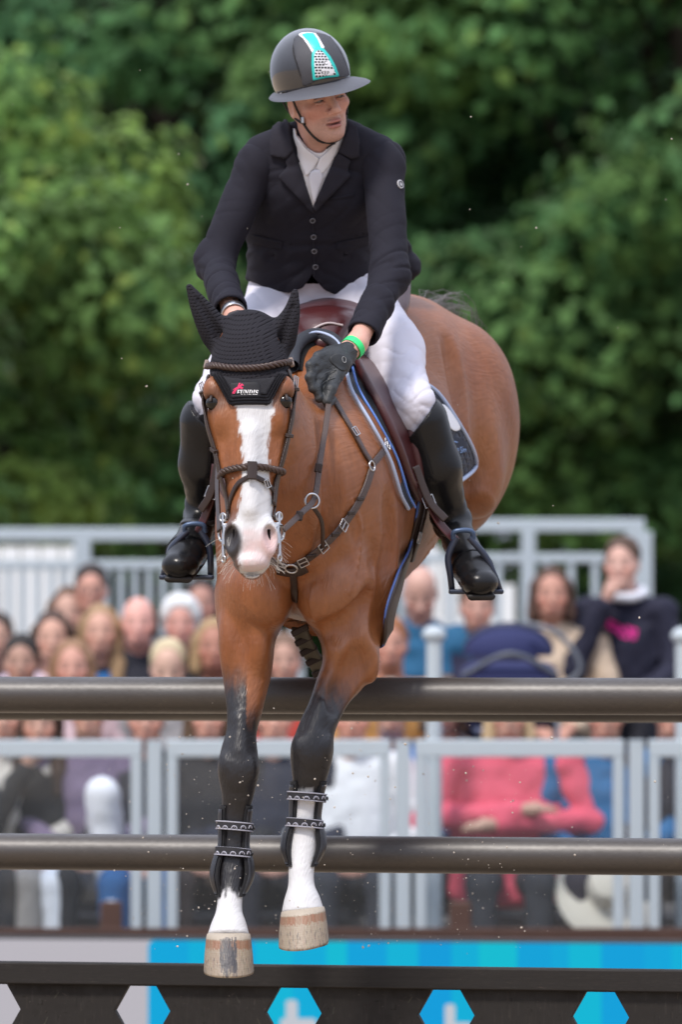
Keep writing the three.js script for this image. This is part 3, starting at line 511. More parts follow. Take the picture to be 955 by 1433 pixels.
  // clothes
  const w = .172 * big, coat = [loft([[pv.clone().add(V(0, o.long ? -.1 : -.03, 0)), w * 1.02, .125 * big, .12], [pv.clone().lerp(ch, .5), w * 1.0, .125 * big, .12], [ch, w * 1.04, .118, .12], [V(0, hy - .225, -.02), w * .98, .09, .1], [V(0, hy - .165, -.015), .075, .065, .07]], V(1, 0, 0), V(0, 0, 1), .04, 1, .03, .02), ...S2.flatMap((s, i) => [cone(V(s * .07, hy - .2, -.015), sh[i], .055, .062, .04), cone(sh[i], arm[i][0], .064 * big, .054, .03), cone(arm[i][0], arm[i][1].clone().lerp(arm[i][0], .08), .053, .042, .03)])];
  if (o.collar) coat.push(cone(V(-.06, hy - .155, .01), V(.06, hy - .155, .01), .045, .045, .03));
  const cf = new Field(coat, (d, x, y, zz) => d + .008 * noise3(x * 13 + px, y * 17, zz * 13) + .005 * noise3(x * 30, y * 26 + px, zz * 30)); cf.reach = .04;
  const jk = part(o.garment ?? 'jacket', cf.mesh(.0155, null), cloth(top), t, false);
  const tf = new Field([cone(pv.clone().add(V(0, .05, 0)), pv, .13, .135, .03), ...S2.flatMap((s, i) => [cone(hip[i], kn[i], .092, .068, .04), cone(kn[i], an[i].clone().add(V(0, .03, 0)), .066, .05, .02)])], (d, x, y, zz) => d + .006 * noise3(x * 16, y * 16 + px, zz * 16)); tf.reach = .04;
  part('trousers', tf.mesh(.021, null), cloth(legs), t, false);
  S2.forEach((s, i) => part('shoe', new Field([cone(an[i].clone().add(V(0, -.02, 0)), an[i].clone().add(V(s * .015, -.05, .13)), .043, .036, .02), cone(an[i].clone().add(V(0, -.05, -.03)), an[i].clone().add(V(0, -.05, .06)), .038, .036, .02)]).mesh(.018, null), cloth(o.shoes ?? 0x2a2a2c), t, false));
  if (style !== 'bald') {
    const hv = o.thick ?? 1, hp = [b(0, .04, -.022, .085 * hv, .096 * hv, .1 * hv)];
    if (style === 'long' || style === 'bob') for (const s of S2) hp.push(cone(T(s * .068, .02, -.02), T(s * .085, style === 'long' ? -.2 : -.1, -.01), .036, .032, .04)), style === 'long' && hp.push(cone(T(s * .085, -.16, -.01), T(s * .08, -.3, .03), .03, .018, .03));
    if (style !== 'short') hp.push(b(0, -.05, -.06, .085, .1, .05, .04));
    const hf2 = new Field(hp, (d, x, y, zz) => { const q = V(x, y, zz).sub(hc), up = q.y, fw = q.z; const e = d + .006 * noise3(x * 60 + px, y * 22, zz * 60); const line = style === 'short' ? Math.max(fw + up * -.35 - .035, -(up + .04 + (fw > .02 ? -.06 : 0))) : fw - .035 - Math.max(0, Math.abs(q.x) - .04) * .6 - Math.max(0, up - .05) * .5; return Math.max(e, line * .8); }); hf2.reach = 9;
    part('hair', hf2.mesh(.011, null), mat(hair, .7, { bumpMap: repTex(hairTex, 6), bumpScale: .002 }), t, false);
  } else { const hp = new Field([b(0, -.01, -.03, .080, .05, .085)], (d, x, y, zz) => Math.max(d, zz - hc.z - .02)); hp.reach = 9; part('hair', hp.mesh(.012, null), mat(hair, .8), t, false); }
  if (o.extra) o.extra({ t, jk, cf, hy, T, hc, arm, kn, part });
  return t;
}
const ra = { z: ROWZ[0], floor: 0 }, rbk = { z: ROWZ[1], floor: ROWY[1] }, rc = { z: ROWZ[2], floor: ROWY[2] }, rd = { z: ROWZ[3], floor: ROWY[3] };
const scarf = col => ({ t, hy }) => part('scarf', new THREE.TorusGeometry(.085, .038, 10, 24).rotateX(Math.PI / 2 + .25).scale(1, 1, .9).translate(0, hy - .155, .015), cloth(col), t, false);
const glasses = ({ t, T }) => part('glasses', join([-1, 1].map(s => new THREE.TorusGeometry(.021, .0025, 6, 20).translate(...T(s * .031, -.002, .098).toArray()))), mat(0x16161a, .3), t, false);
[
  { ...ra, px: 6, py: 1003, label: 'spectator in an off-white cardigan beside the woman in a black top', top: 0xb9b6b0, legs: 0x8f8b88, hair: 0x8d8378, style: 'bob' },
  { ...ra, px: 56, py: 1013, label: 'woman in a black top resting her chin on one hand', top: 0x17181b, legs: 0x1c1d22, hair: 0x3c2a20, style: 'long', arms: 'chin', shoes: 0xb9b9bd, big: 1.1 },
  { ...ra, px: 124, py: 996, label: 'spectator in a purple plaid shirt with one white-trousered knee raised', top: 0x6b5f78, legs: 0xd6dae2, hair: 0x42342b, kneeUp: true, shoes: 0xcfd2d6 },
  { ...ra, px: 205, py: 1006, label: 'spectator in a dark navy sweater and blue jeans', top: 0x20222d, legs: 0x2c5f96, hair: 0xb39a7c, shoes: 0xd8d8d8, arms: 'lap' },
  { ...ra, px: 292, py: 1002, label: 'spectator in a black coat behind the horse\'s dark knee', top: 0x191a20, legs: 0x4a3f3b, hair: 0x53402f, style: 'bob', big: 1.12 },
  { ...ra, px: 384, py: 1004, label: 'spectator in a midnight blue padded coat seen between the horse\'s forelegs', top: 0x1d2233, legs: 0x2a2a33, hair: 0x8a8078, big: 1.2 },
  { ...ra, px: 492, py: 1004, label: 'spectator in a white quilted jacket beside the barrier post', top: 0xd9dde2, legs: 0x35373f, hair: 0x7b5e49, skin: [.52, .27, .2], big: 1.15 },
  { ...ra, px: 548, py: 992, z: -9.15, label: 'spectator in a sky blue jacket sitting behind the white one', top: 0x4c7fc4, legs: 0x33343c, hair: 0x9b8d80 },
  { ...ra, px: 622, py: 985, z: -9.2, label: 'spectator in a grey-green jacket behind the pink coat\'s sleeve', top: 0x6d8a8d, legs: 0x6c6570, hair: 0x57483c, style: 'bob' },
  { ...ra, px: 712, py: 1000, label: 'blonde spectator wrapped in a bulky pink coat', top: 0xcc5268, legs: 0x2f3138, hair: 0xb7a07c, style: 'bob', big: 1.42, long: true, shoes: 0xe0e0e0, arms: 'cross' },
  { ...ra, px: 848, py: 1001, label: 'spectator in a petrol blue jacket with white cuffs', top: 0x1d5c8c, legs: 0x2b2631, hair: 0x8c8279, big: 1.18, extra: ({ t, arm }) => arm.forEach(([e, w]) => { const d = w.clone().sub(e).normalize(); part('cuff', new THREE.CylinderGeometry(.05, .052, .06, 18).applyQuaternion(aim(V(0, 1, 0), d)).translate(w.x, w.y, w.z), cloth(0xd6d8de), t, false); }) },
  { ...ra, px: 940, py: 998, label: 'spectator in near-black clothes at the last barrier post', top: 0x1c1c28, legs: 0x26262e, hair: 0x4d3b31 },
  { ...rbk, px: 30, py: 927, label: 'dark-haired spectator low behind the pale-shirted woman', top: 0x30323a, hair: 0x1d1714, skin: [.42, .24, .18] },
  { ...rbk, px: 102, py: 934, label: 'spectator with a light brown bob below the woman in purple', top: 0xb9a2a8, hair: 0x8a6a50, style: 'bob', skin: [.5, .26, .2] },
  { ...rbk, px: 236, py: 935, label: 'spectator with pale cropped hair in front of the white-haired man', top: 0x8c8a8c, hair: 0xc2b494, skin: [.56, .36, .28], nod: .35 },
  { ...rbk, px: 300, py: 905, label: 'tanned spectator with fair hair next to the horse\'s shoulder', top: 0x35332f, hair: 0x9c8260, style: 'bob', skin: [.42, .2, .14] },
  { ...rbk, px: 398, py: 925, label: 'spectator in a red top glimpsed under the horse\'s chest', top: 0xb3463c, hair: 0x6d5546 },
  { ...rbk, px: 546, py: 902, label: 'spectator in a tan jacket beside the horse\'s elbow', top: 0xb88a52, hair: 0x8c5a38, skin: [.5, .26, .19] },
  { ...rc, px: 74, py: 893, label: 'brown-haired woman in a pale lilac shirt', top: 0xc9b8c6, hair: 0x46332a, style: 'bob' },
  { ...rc, px: 141, py: 884, label: 'woman with long blonde hair in a bright blue top', top: 0x2f6fae, hair: 0x9a7f5f, style: 'long', garment: 'top' },
  { ...rc, px: 194, py: 872, label: 'bald man in a dark navy fleece', top: 0x20222e, hair: 0x9c8478, style: 'bald', skin: [.58, .33, .28], collar: true },
  { ...rc, px: 253, py: 873, label: 'white-haired man in a black polo-neck jumper', top: 0x1b1b1f, hair: 0xcfd2d3, thick: 1.16, skin: [.52, .27, .22], collar: true, garment: 'jumper' },
  { ...rd, px: 96, py: 858, label: 'woman with a violet scarf behind the lilac shirt', top: 0x4a3a63, hair: 0x5a4232, style: 'bob', skin: [.56, .36, .28], extra: scarf(0x5b4a86) },
  { ...rd, px: 128, py: 826, label: 'tall dark-haired man in the topmost row', top: 0x5d4a4c, hair: 0x2a201d, skin: [.48, .26, .2], extra: glasses },
  { ...rd, px: 282, py: 846, label: 'dark-haired woman in grey just under the stirrup iron', top: 0x4b4a50, hair: 0x241b1a, style: 'bob', skin: [.45, .23, .18] },
  { ...rd, px: -4, py: 893, label: 'spectator in a royal blue coat at the edge of the white panel', top: 0x2d3570, hair: 0x3c302a },
  { ...rc, px: 588, py: 830, z: -10.2, label: 'balding man in a teal jacket bending forward', top: 0x1f5a80, hair: 0x9a8a80, style: 'bald', skin: [.56, .33, .27], nod: .5, big: 1.1, collar: true },
  { ...rc, px: 668, py: 850, z: -10.2, label: 'man in a dark blue jacket with a pale print, beside the pram', top: 0x20233f, hair: 0x5e4433, skin: [.5, .28, .22], big: 1.12, extra: ({ t, cf, hy }) => { for (const [x, y] of [[-.06, -.4], [.02, -.45], [-.1, -.5], [.06, -.38], [0, -.53]]) { const h = cf.near(V(x, hy + y, .14)); part('print', new THREE.CylinderGeometry(.024, .024, .004, 12).applyQuaternion(aim(V(0, 1, 0), h.n)).translate(h.p.x, h.p.y, h.p.z), cloth(0x9aa6c8), t, false); } } },
  { ...rc, px: 772, py: 832, z: -10.3, label: 'woman in a cream hooded coat behind the pram', top: 0xc3b09b, hair: 0x4c352b, style: 'bob', skin: [.52, .28, .21], big: 1.1, collar: true, garment: 'coat' },
  { ...rc, px: 874, py: 789, z: -10.35, floor: .42, stand: true, label: 'man standing in a navy sweatshirt with pink print, hand at his mouth', top: 0x16182e, legs: 0x23252f, hair: 0x4a372c, arms: 'chin', skin: [.55, .34, .28], yaw: -.25, big: .98, garment: 'sweatshirt', extra: ({ t, cf, hy, T }) => {
    const cv = document.createElement('canvas'); cv.width = 256; cv.height = 128; const g = cv.getContext('2d'); g.fillStyle = '#16182e'; g.fillRect(0, 0, 256, 128); g.fillStyle = '#d81f8c'; g.font = 'bold 120px sans-serif'; g.fillText('BB', 34, 108, 190); const tx = new THREE.CanvasTexture(cv); tx.colorSpace = THREE.SRGBColorSpace;
    const pos = [], uv = [], idx = []; for (let j = 0; j <= 6; j++) for (let i = 0; i <= 10; i++) { const h = cf.near(V(.005 + i * .0135, hy - .34 + j * .0135, .17), .004); pos.push(h.p.x, h.p.y, h.p.z); uv.push(i / 10, j / 6); if (i < 10 && j < 6) { const a = j * 11 + i; idx.push(a, a + 1, a + 12, a, a + 12, a + 11); } }
    const q = new THREE.BufferGeometry(); q.setAttribute('position', new THREE.Float32BufferAttribute(pos, 3)); q.setAttribute('uv', new THREE.Float32BufferAttribute(uv, 2)); q.setIndex(idx); q.computeVertexNormals(); part('chest_print', q, mat(0xffffff, .8, { map: tx }), t, false);
    part('white_collar', new THREE.TorusGeometry(.07, .022, 8, 22).rotateX(Math.PI / 2 + .3).translate(.02, hy - .13, .03), cloth(0xd5d9e4), t, false); } },
].forEach(spectator);
// benches under the seated rows
[[ROWZ[0] - .12, 0, 'grey bench of the first row behind the barrier'], [ROWZ[1] - .1, ROWY[1], 'grey bench on the lowest step'], [ROWZ[2] - .1, ROWY[2], 'grey bench on the middle step'], [ROWZ[3] - .1, ROWY[3], 'grey bench on the topmost step']].forEach(([z, y, label]) => {
  const t = thing('bench', label, 'bench', V(0, y, z), 'benches of the stand'); part('seat', new RoundedBoxGeometry(8, .04, .3, 2, .01).translate(0, .40, -.02), tierMat, t, false);
  for (let x = -3.6; x < 4; x += 1.2) part('leg', new RoundedBoxGeometry(.05, .38, .24, 1, .006).translate(x, .19, -.02), tierMat, t, false);
});
{ // pram with a folded navy hood
  const c = P(712, 905, -9.35), f = ROWY[1], t = thing('pram', 'navy pram with a rounded hood and grey push handle', 'pram', V(c.x, f, -9.35)), nv = cloth(0x1d2450), h = c.y - f;
  part('hood', new THREE.SphereGeometry(.17, 28, 16, 0, 6.2832, 0, 1.65).scale(1.12, .72, .9).translate(0, h - .03, 0), nv, t, false);
  part('basket', new RoundedBoxGeometry(.42, .28, .55, 3, .08).translate(0, h - .2, .05), nv, t, false);
  for (let i = 0; i < 3; i++) part('hood_rib', new THREE.TorusGeometry(.165, .006, 6, 30, Math.PI).rotateX(-.5 + i * .45).scale(1.14, .74, .9).translate(0, h - .02, 0), mat(0x343a55, .5), t, false);
  part('handle', tube([V(.1, h - .22, .1), V(.3, h - .1, .12), V(.2, h + .06, .16), V(.06, h + .1, .18)], .012, 24, 8), mat(0x6d737c, .5), t, false);
  part('front_bar', tube([V(-.2, h - .12, .3), V(0, h - .03, .36), V(.2, h - .12, .3)], .012, 20, 8), mat(0x50565f, .5), t, false);
  for (const s of [-1, 1]) for (const q of [-.2, .25]) { const wheel = part('wheel', new THREE.TorusGeometry(.1, .022, 10, 26).rotateY(Math.PI / 2).translate(s * .2, .122, q), mat(0x1a1a1c, .7), t, false); part('spokes', join([0, 1, 2].map(k => boxAt(.01, .19, .012, V(s * .2, .122, q), .003, new THREE.Quaternion().setFromAxisAngle(V(1, 0, 0), k * 1.047)))), alu, wheel, false); }
  for (const s of [-1, 1]) part('frame', tube([V(s * .2, .14, .25), V(s * .2, h - .25, .1), V(s * .2, .14, -.2)], .012, 14, 8), alu, t, false);
}
{ // straw hat hung below the blue jacket
  const c = P(852, 1244, -8.35), t = thing('straw_hat', 'cream wide-brimmed hat held below the petrol blue jacket', 'hat', c), m = mat(lin(.62, .58, .5), .85, { bumpMap: repTex(weaveTex, 6), bumpScale: .002 });
  part('brim', new THREE.LatheGeometry([[.09, 0], [.17, -.004], [.215, -.02], [.215, -.026], [.09, -.006]].map(q => new THREE.Vector2(...q)), 40).rotateX(1.15), m, t, false);
  part('crown', new THREE.LatheGeometry([[.0, .1], [.06, .098], [.085, .085], [.092, .0]].map(q => new THREE.Vector2(...q)), 32).rotateX(1.15), m, t, false);
}

// ================================================================ the horse, coming down over the fence
const HO = P(418, 800, 0), HYAW = THREE.MathUtils.degToRad(12), HPIT = THREE.MathUtils.degToRad(15);
const hf = V(-Math.sin(HYAW) * Math.cos(HPIT), -Math.sin(HPIT), Math.cos(HYAW) * Math.cos(HPIT)), hr = V(Math.cos(HYAW), 0, Math.sin(HYAW)), hu = hf.clone().cross(hr);
const bend = w => w > -0.6 ? lerp(0, -0.045, w / -0.6) : w > -1.0 ? lerp(-0.045, -0.02, (w + 0.6) / -0.4) : lerp(-0.02, 0.03, (w + 1) / -0.4);
// body measure: sideways, height as if standing (withers 1.68), forward from the breast
const H = (lat, ys, w) => HO.clone().addScaledVector(hr, lat + bend(w)).addScaledVector(hu, ys - 1.15).addScaledVector(hf, w);
const barrel = loft([
  [H(0, 1.16, -.05), .14, .15, .16], [H(0, 1.21, -.16), .21, .26, .29], [H(0, 1.27, -.3), .245, .36, .405], [H(0, 1.27, -.48), .265, .36, .40], [H(0, 1.25, -.75), .30, .315, .385], [H(0, 1.27, -1.0), .31, .325, .345],
  [H(0, 1.36, -1.22), .272, .30, .28], [H(0, 1.36, -1.42), .226, .22, .26], [H(0, 1.36, -1.56), .15, .14, .2]], hr, hu, .05, 1, .07, .06);
const neck = loft([
  [H(0, 1.30, -.34), .185, .29, .33], [H(0, 1.40, -.08), .15, .19, .27], [P(382, 602, .12), .112, .15, .19], [P(357, 528, .25), .088, .12, .15], [P(348, 482, .33), .075, .07, .1]], V(1, 0, .1), V(-.1, .8, .5), .12, 1, .05, .05);
// head measure: sideways, down the face from the poll, outward from the face
const HP = P(347, 455, .42), HM = P(352, 800, .55), ha = HM.clone().sub(HP).normalize(), hl = V(.995, .075, 0).addScaledVector(ha, -V(.995, .075, 0).dot(ha)).normalize(), hn = ha.clone().cross(hl);
const HH = (lat, s, dep) => HP.clone().addScaledVector(hl, lat).addScaledVector(ha, s).addScaledVector(hn, dep);
const headOf = p => { const q = p.clone().sub(HP); return [q.dot(hl), q.dot(ha), q.dot(hn)]; };
const HL = HP.distanceTo(HM), S = py => (py - 455) / 345 * HL;       // photo height -> measure down the face
const headPrims = [
  loft([[HH(0, -.02, -.07), .06, .05, .07], [HH(0, .06, -.055), .09, .075, .12], [HH(0, .15, -.05), .108, .088, .15], [HH(0, .235, -.05), .102, .086, .165], [HH(0, .32, -.05), .086, .08, .15], [HH(0, .41, -.04), .068, .072, .10], [HH(0, .50, -.03), .057, .066, .08], [HH(0, .58, -.03), .058, .062, .078], [HH(0, .63, -.035), .048, .05, .062]], hl, hn, .03, 1, .03, .024),
];
for (const s of [-1, 1]) headPrims.push(
  ball(HH(s * .092, .175, .006), .028, .036, .028, .022, 1, hl, ha),               // brow
  ball(HH(s * .076, .245, -.004), .022, .045, .03, .03, 1, hl, ha),
  cone(HH(s * .088, .235, -.03), HH(s * .064, .39, -.012), .020, .010, .022),      // facial crest
  ball(HH(s * .062, .26, -.12), .04, .105, .075, .03, 1, hl, ha),                  // cheek
  ball(HH(s * .042, .572, .004), .029, .052, .034, .02, 1, hl, ha),                // nostril wing
  ball(HH(s * .053, .583, .030), .015, .041, .026, .010, -1, V().addScaledVector(hl, 1).addScaledVector(hn, s * .55).addScaledVector(ha, s * -.3), ha.clone().addScaledVector(hl, -s * .35)),
  ball(HH(s * .104, .209, .022), .018, .015, .019, .008, -1, hl, ha));             // eye socket
headPrims.push(ball(HH(0, .638, .004), .040, .022, .032, .022, 1, hl, ha), ball(HH(0, .64, -.055), .032, .03, .035, .02, 1, hl, ha), ball(HH(0, .656, -.026), .05, .006, .02, .006, -1, hl, ha),
  cone(HH(0, .3, .028), HH(0, .5, .034), .016, .012, .035));
const LEG = [
  [[352, 835, -.12, .09, .13, .15], [347, 880, -.1, .077, .10, .12], [347, 915, -.075, .070, .08, .09], [346, 940, -.06, .066, .07, .078], [344, 965, -.04, .058, .06, .066], [342, 995, -.01, .0475, .05, .054], [338, 1025, .01, .041, .043, .047], [335, 1052, .025, .050, .05, .048], [334, 1080, .035, .0555, .053, .05], [333, 1110, .032, .044, .042, .045], [329, 1140, .028, .035, .031, .038], [327, 1185, .032, .031, .03, .04], [325, 1222, .04, .039, .038, .047], [322.5, 1250, .062, .0335, .033, .037], [321, 1274, .08, .035, .034, .037], [320.5, 1292, .095, .047, .042, .044], [320, 1308, .105, .056, .05, .05]],
  [[484, 830, -.14, .105, .14, .16], [489, 875, -.12, .090, .11, .13], [489, 908, -.1, .076, .09, .10], [484, 935, -.07, .066, .07, .085], [468, 964, -.03, .053, .06, .068], [455, 993, 0, .047, .052, .056], [443, 1022, .03, .050, .048, .05], [437, 1052, .045, .0575, .056, .05], [434, 1080, .045, .050, .048, .046], [430, 1108, .04, .037, .034, .04], [427, 1145, .04, .0325, .031, .04], [425, 1182, .045, .040, .038, .047], [422, 1214, .066, .0345, .034, .037], [422, 1238, .08, .0355, .034, .037], [423, 1257, .09, .048, .043, .045], [424, 1274, .095, .0565, .05, .05]],
];
const legPrims = LEG.map(l => loft(l.map(([x, y, z, w, a, b]) => [P(x, y, z), w, a, b]), V(1, 0, .1), V(0, .1, 1), .05, 1, .06, .012));
const horsePrims = [barrel, neck, ...headPrims,
  loft([[H(0, 1.46, -.3), .05, .08, .1], [H(0, 1.555, -.5), .05, .09, .1], [H(0, 1.53, -.75), .07, .05, .1]], hr, hu, .14, 1, .08, .08),   // withers
  ball(P(364, 826, -.06), .088, .118, .13, .03), ball(P(466, 826, -.05), .098, .118, .13, .03), ball(P(457, 838, -.005), .078, .086, .092, .012), ball(P(371, 840, -.015), .070, .086, .088, .014), cone(P(413, 812, .11), P(412, 885, .065), .012, .024, .022, -1),   // breast and its cleft
  ball(P(512, 740, -.2), .085, .22, .15, .035, 1, V(1, .15, .2), V(-.2, 1, -.1)), ball(P(478, 790, -.03), .07, .09, .06, .03), ball(P(345, 770, -.22), .08, .2, .15, .06),                        // shoulders
  ball(P(523, 838, -.17), .056, .12, .10, .03, 1, V(1, 0, .2), V(.1, 1, 0)), ball(P(334, 850, -.17), .05, .11, .10, .05),
  ...legPrims,
  ball(P(325, 905, -.05), .036, .10, .05, .02, 1, V(1, .1, 0), V(-.1, 1, .05)), ball(P(362, 900, -.02), .032, .085, .045, .02, 1, V(1, 0, 0), V(.12, 1, 0)),   // forearm muscles
  ball(P(509, 905, -.07), .04, .10, .055, .02, 1, V(1, .2, 0), V(.15, 1, .05)), ball(P(472, 905, -.04), .036, .085, .05, .02, 1, V(1, .1, 0), V(.25, 1, 0)),
  ball(P(335, 1078, .068), .034, .048, .022, .018), ball(P(318, 1070, .05), .02, .034, .03, .015), ball(P(350, 1074, .05), .02, .034, .03, .015), cone(P(337, 1005, .04), P(335, 1050, .066), .014, .016, .02),   // knees
  ball(P(437, 1050, .084), .035, .048, .022, .018), ball(P(420, 1046, .065), .02, .034, .03, .015), ball(P(453, 1044, .065), .02, .034, .03, .015), cone(P(453, 985, .045), P(440, 1025, .075), .014, .016, .02),
  ball(H(.085, 1.48, -1.18), .135, .14, .26, .07, 1, hr, hu), ball(H(-.085, 1.48, -1.18), .135, .14, .26, .07, 1, hr, hu),                              // croup
];
for (const s of [-1, 1]) horsePrims.push(
  ball(H(s * .172, 1.215, -1.36), .168, .31, .21, .09, 1, V().addScaledVector(hr, 1).addScaledVector(hu, -.12 * s), hu),
  loft([[H(s * .13, 1.46, -1.2), .11, .13, .17], [H(s * .205, 1.28, -1.23), .12, .15, .18], [H(s * .248, 1.14, -1.2), .098, .11, .14], [H(s * .262, 1.07, -1.14), .072, .075, .09]], hr, hf, .03, 1, .05, .04),
  cone(H(s * .2, 1.12, -1.18), H(s * .13, 1.12, -1.5), .085, .05, .05), cone(H(s * .13, 1.12, -1.5), H(s * .06, 1.02, -1.7), .048, .036, .03), cone(H(s * .06, 1.02, -1.7), H(s * .055, 1.08, -1.76), .036, .042, .03));
horsePrims.push(cone(H(0, 1.5, -1.5), H(0.01, 1.45, -1.62), .045, .03, .05));
const corePrims = [...horsePrims];
{ // furrows between muscles, and a few veins, laid along the surface
  const base = new Field(horsePrims.filter(p => !headPrims.includes(p)));
  const line = (pts, r, k, depth, op) => { const q = curvePts(pts.map(([x, y]) => base.see(x, y, depth).p), pts.length * 3); for (let i = 0; i < q.length - 1; i++) { const e = Math.sin(Math.PI * (i + .5) / (q.length - 1)); horsePrims.push(cone(q[i], q[i + 1], r * (.35 + .65 * e), r * (.35 + .65 * e), k, op)); } };
  for (const [pts, r] of [
    [[[456, 600], [468, 660], [470, 720], [455, 770]], .010], [[[548, 700], [552, 770], [546, 830], [532, 885]], .010], [[[455, 884], [480, 878], [508, 858], [524, 838]], .010],
    [[[505, 920], [490, 950], [472, 985]], .006],
    [[[632, 480], [646, 545], [655, 610], [657, 680]], .012]]) line(pts, r, .06, r * .75, -1);
  for (const pts of [[[492, 700], [505, 740], [500, 790], [488, 830]], [[440, 820], [436, 845], [441, 870]], [[600, 760], [618, 735], [636, 700]], [[585, 800], [600, 770], [620, 752]], ]) line(pts, .0026, .012, -.0009, 1);
}
const bodyOnly = new Field(corePrims.filter(p => p !== neck && !headPrims.includes(p)));
const horseField = new Field(horsePrims, (d, x, y, z) => z > .3 ? d : d + .0022 * noise3(x * 9, y * 9, z * 9) * smooth(1.45, 1.7, y));
// markings
const COAT = [.20, .060, .0155], DARK = [.014, .013, .015], WHITE = [.60, .60, .61], PINK = [.60, .40, .38], GREY = [.06, .055, .06];

const pxOf = p => { const k = FOCAL / (CAM_Z - p.z); return [477.5 + p.x * k, HORIZON - (p.y - CAM_Y) * k]; };
function coat(p) {
  const n1 = fbm(p.x * 5, p.y * 5, p.z * 5), n2 = noise3(p.x * 160, p.y * 40, p.z * 160), n3 = noise3(p.x * 60, p.y * 60, p.z * 60);
  let c = mix3(COAT, [.285, .110, .042], clamp(.35 + n1 * .9, 0, 1)).map(v => v * (1 + .12 * n2 + .05 * n3));
  const [lat, s, dep] = headOf(p);
  if (p.z > .2 && s > -.05) {                                        // head
    const lines = [[120, 0.003, .045], [200, .003, .045], [S(585), .016, .046], [S(610), .014, .038], [S(650), .0155, .032], [S(680), .016, .037], [S(715), .016, .046], [S(735), .014, .058], [S(755), .020, .055], [S(800), .02, .05], [9, .02, .05]];
    let c0 = .01, hw = .04; for (let i = 0; i < lines.length - 1; i++) if (s >= lines[i][0] && s <= lines[i + 1][0]) { const t = (s - lines[i][0]) / (lines[i + 1][0] - lines[i][0]); c0 = lerp(lines[i][1], lines[i + 1][1], t); hw = lerp(lines[i][2], lines[i + 1][2], t); }
    if (s < S(585)) { c0 = .0155; hw = .047; }
    const muz = smooth(S(700), S(745), s + .012 * n3);
    c = mix3(c, mix3(c, GREY, .85), muz * smooth(-.01, -.05, lat));   // dusky skin round one nostril
    c = mix3(c, mix3(c, [.09, .05, .035], .7), smooth(.046, .018, Math.hypot(Math.abs(lat) - .092, s - .205)) * .85);
    const e = Math.abs(lat - c0) - hw + .006 * noise3(p.x * 420, p.y * 60, 3) + .003 * n3;
    if (dep > -.045) c = mix3(c, WHITE.map(v => v * (1 + .03 * n2)), smooth(.004, -.003, e));
    const pk = smooth(S(735), S(765), s + .01 * n3) * smooth(.05, .03, Math.abs(lat - .018)) * smooth(-.02, 0, dep);
    c = mix3(c, PINK.map(v => v * (1 + .06 * n3)), pk * (.55 + .25 * n3));
    if (lat > .02) c = mix3(c, PINK, .75 * smooth(.03, .016, Math.hypot(lat - .05, (s - .585) * .6)));
    else if (lat < -.02) c = mix3(c, [.03, .026, .028], smooth(.034, .02, Math.hypot(lat + .05, (s - .585) * .6)));
    return c;
  }
  if (p.y < 1.62 && p.z > -.3) {                                     // forelegs
    const [px, py] = pxOf(p), right = px > lerp(405, 385, (py - 900) / 400), rag = 10 * noise3(p.x * 130, p.y * 25, p.z * 130) + 5 * n3;
    c = mix3(c, DARK, right ? smooth(925, 1000, py + (470 - px) * .55 + rag) : smooth(945, 1005, py + (px < 345 ? 25 : -25) + rag));
    if (right) c = mix3(c, WHITE, smooth(1106, 1120, py + rag * 1.2)); else c = mix3(c, WHITE, smooth(1240, 1252, py + rag * 1.6));
    return c;
  }
  return c;
}
const horse = thing('horse', 'bay jumping horse with a white blaze coming down over the poles', 'horse', P(420, 1360, -.3));
const coatMat = mat(0xffffff, 0.41, { vertexColors: true, bumpMap: repTex(hairTex, 6, 5), bumpScale: 0.0014, sheen: 0.3, sheenRoughness: 0.4, sheenColor: lin(.55, .42, .36), specularIntensity: 1 });
horseField.soft = 1.4;
part('body', horseField.mesh(0.0058, coat), coatMat, horse);
for (const s of [-1, 1]) { // eyes
  const e = part('eye', new THREE.SphereGeometry(.0205, 24, 16).translate(...HH(s * .0925, .209, .0075).toArray()), mat(lin(.006, .004, .003), .12), horse);
  const lid = []; for (let i = 0; i <= 12; i++) { const a = lerp(-.2, Math.PI + .2, i / 12); lid.push(HH(s * (.100 - .003 * Math.sin(a)), .208 - Math.sin(a) * .016, .0135 + .020 * Math.cos(a) * .95)); }
  part('eyelid', tube(lid, .0042, 24, 8), mat(lin(.03, .018, .014), .5), horse);
}
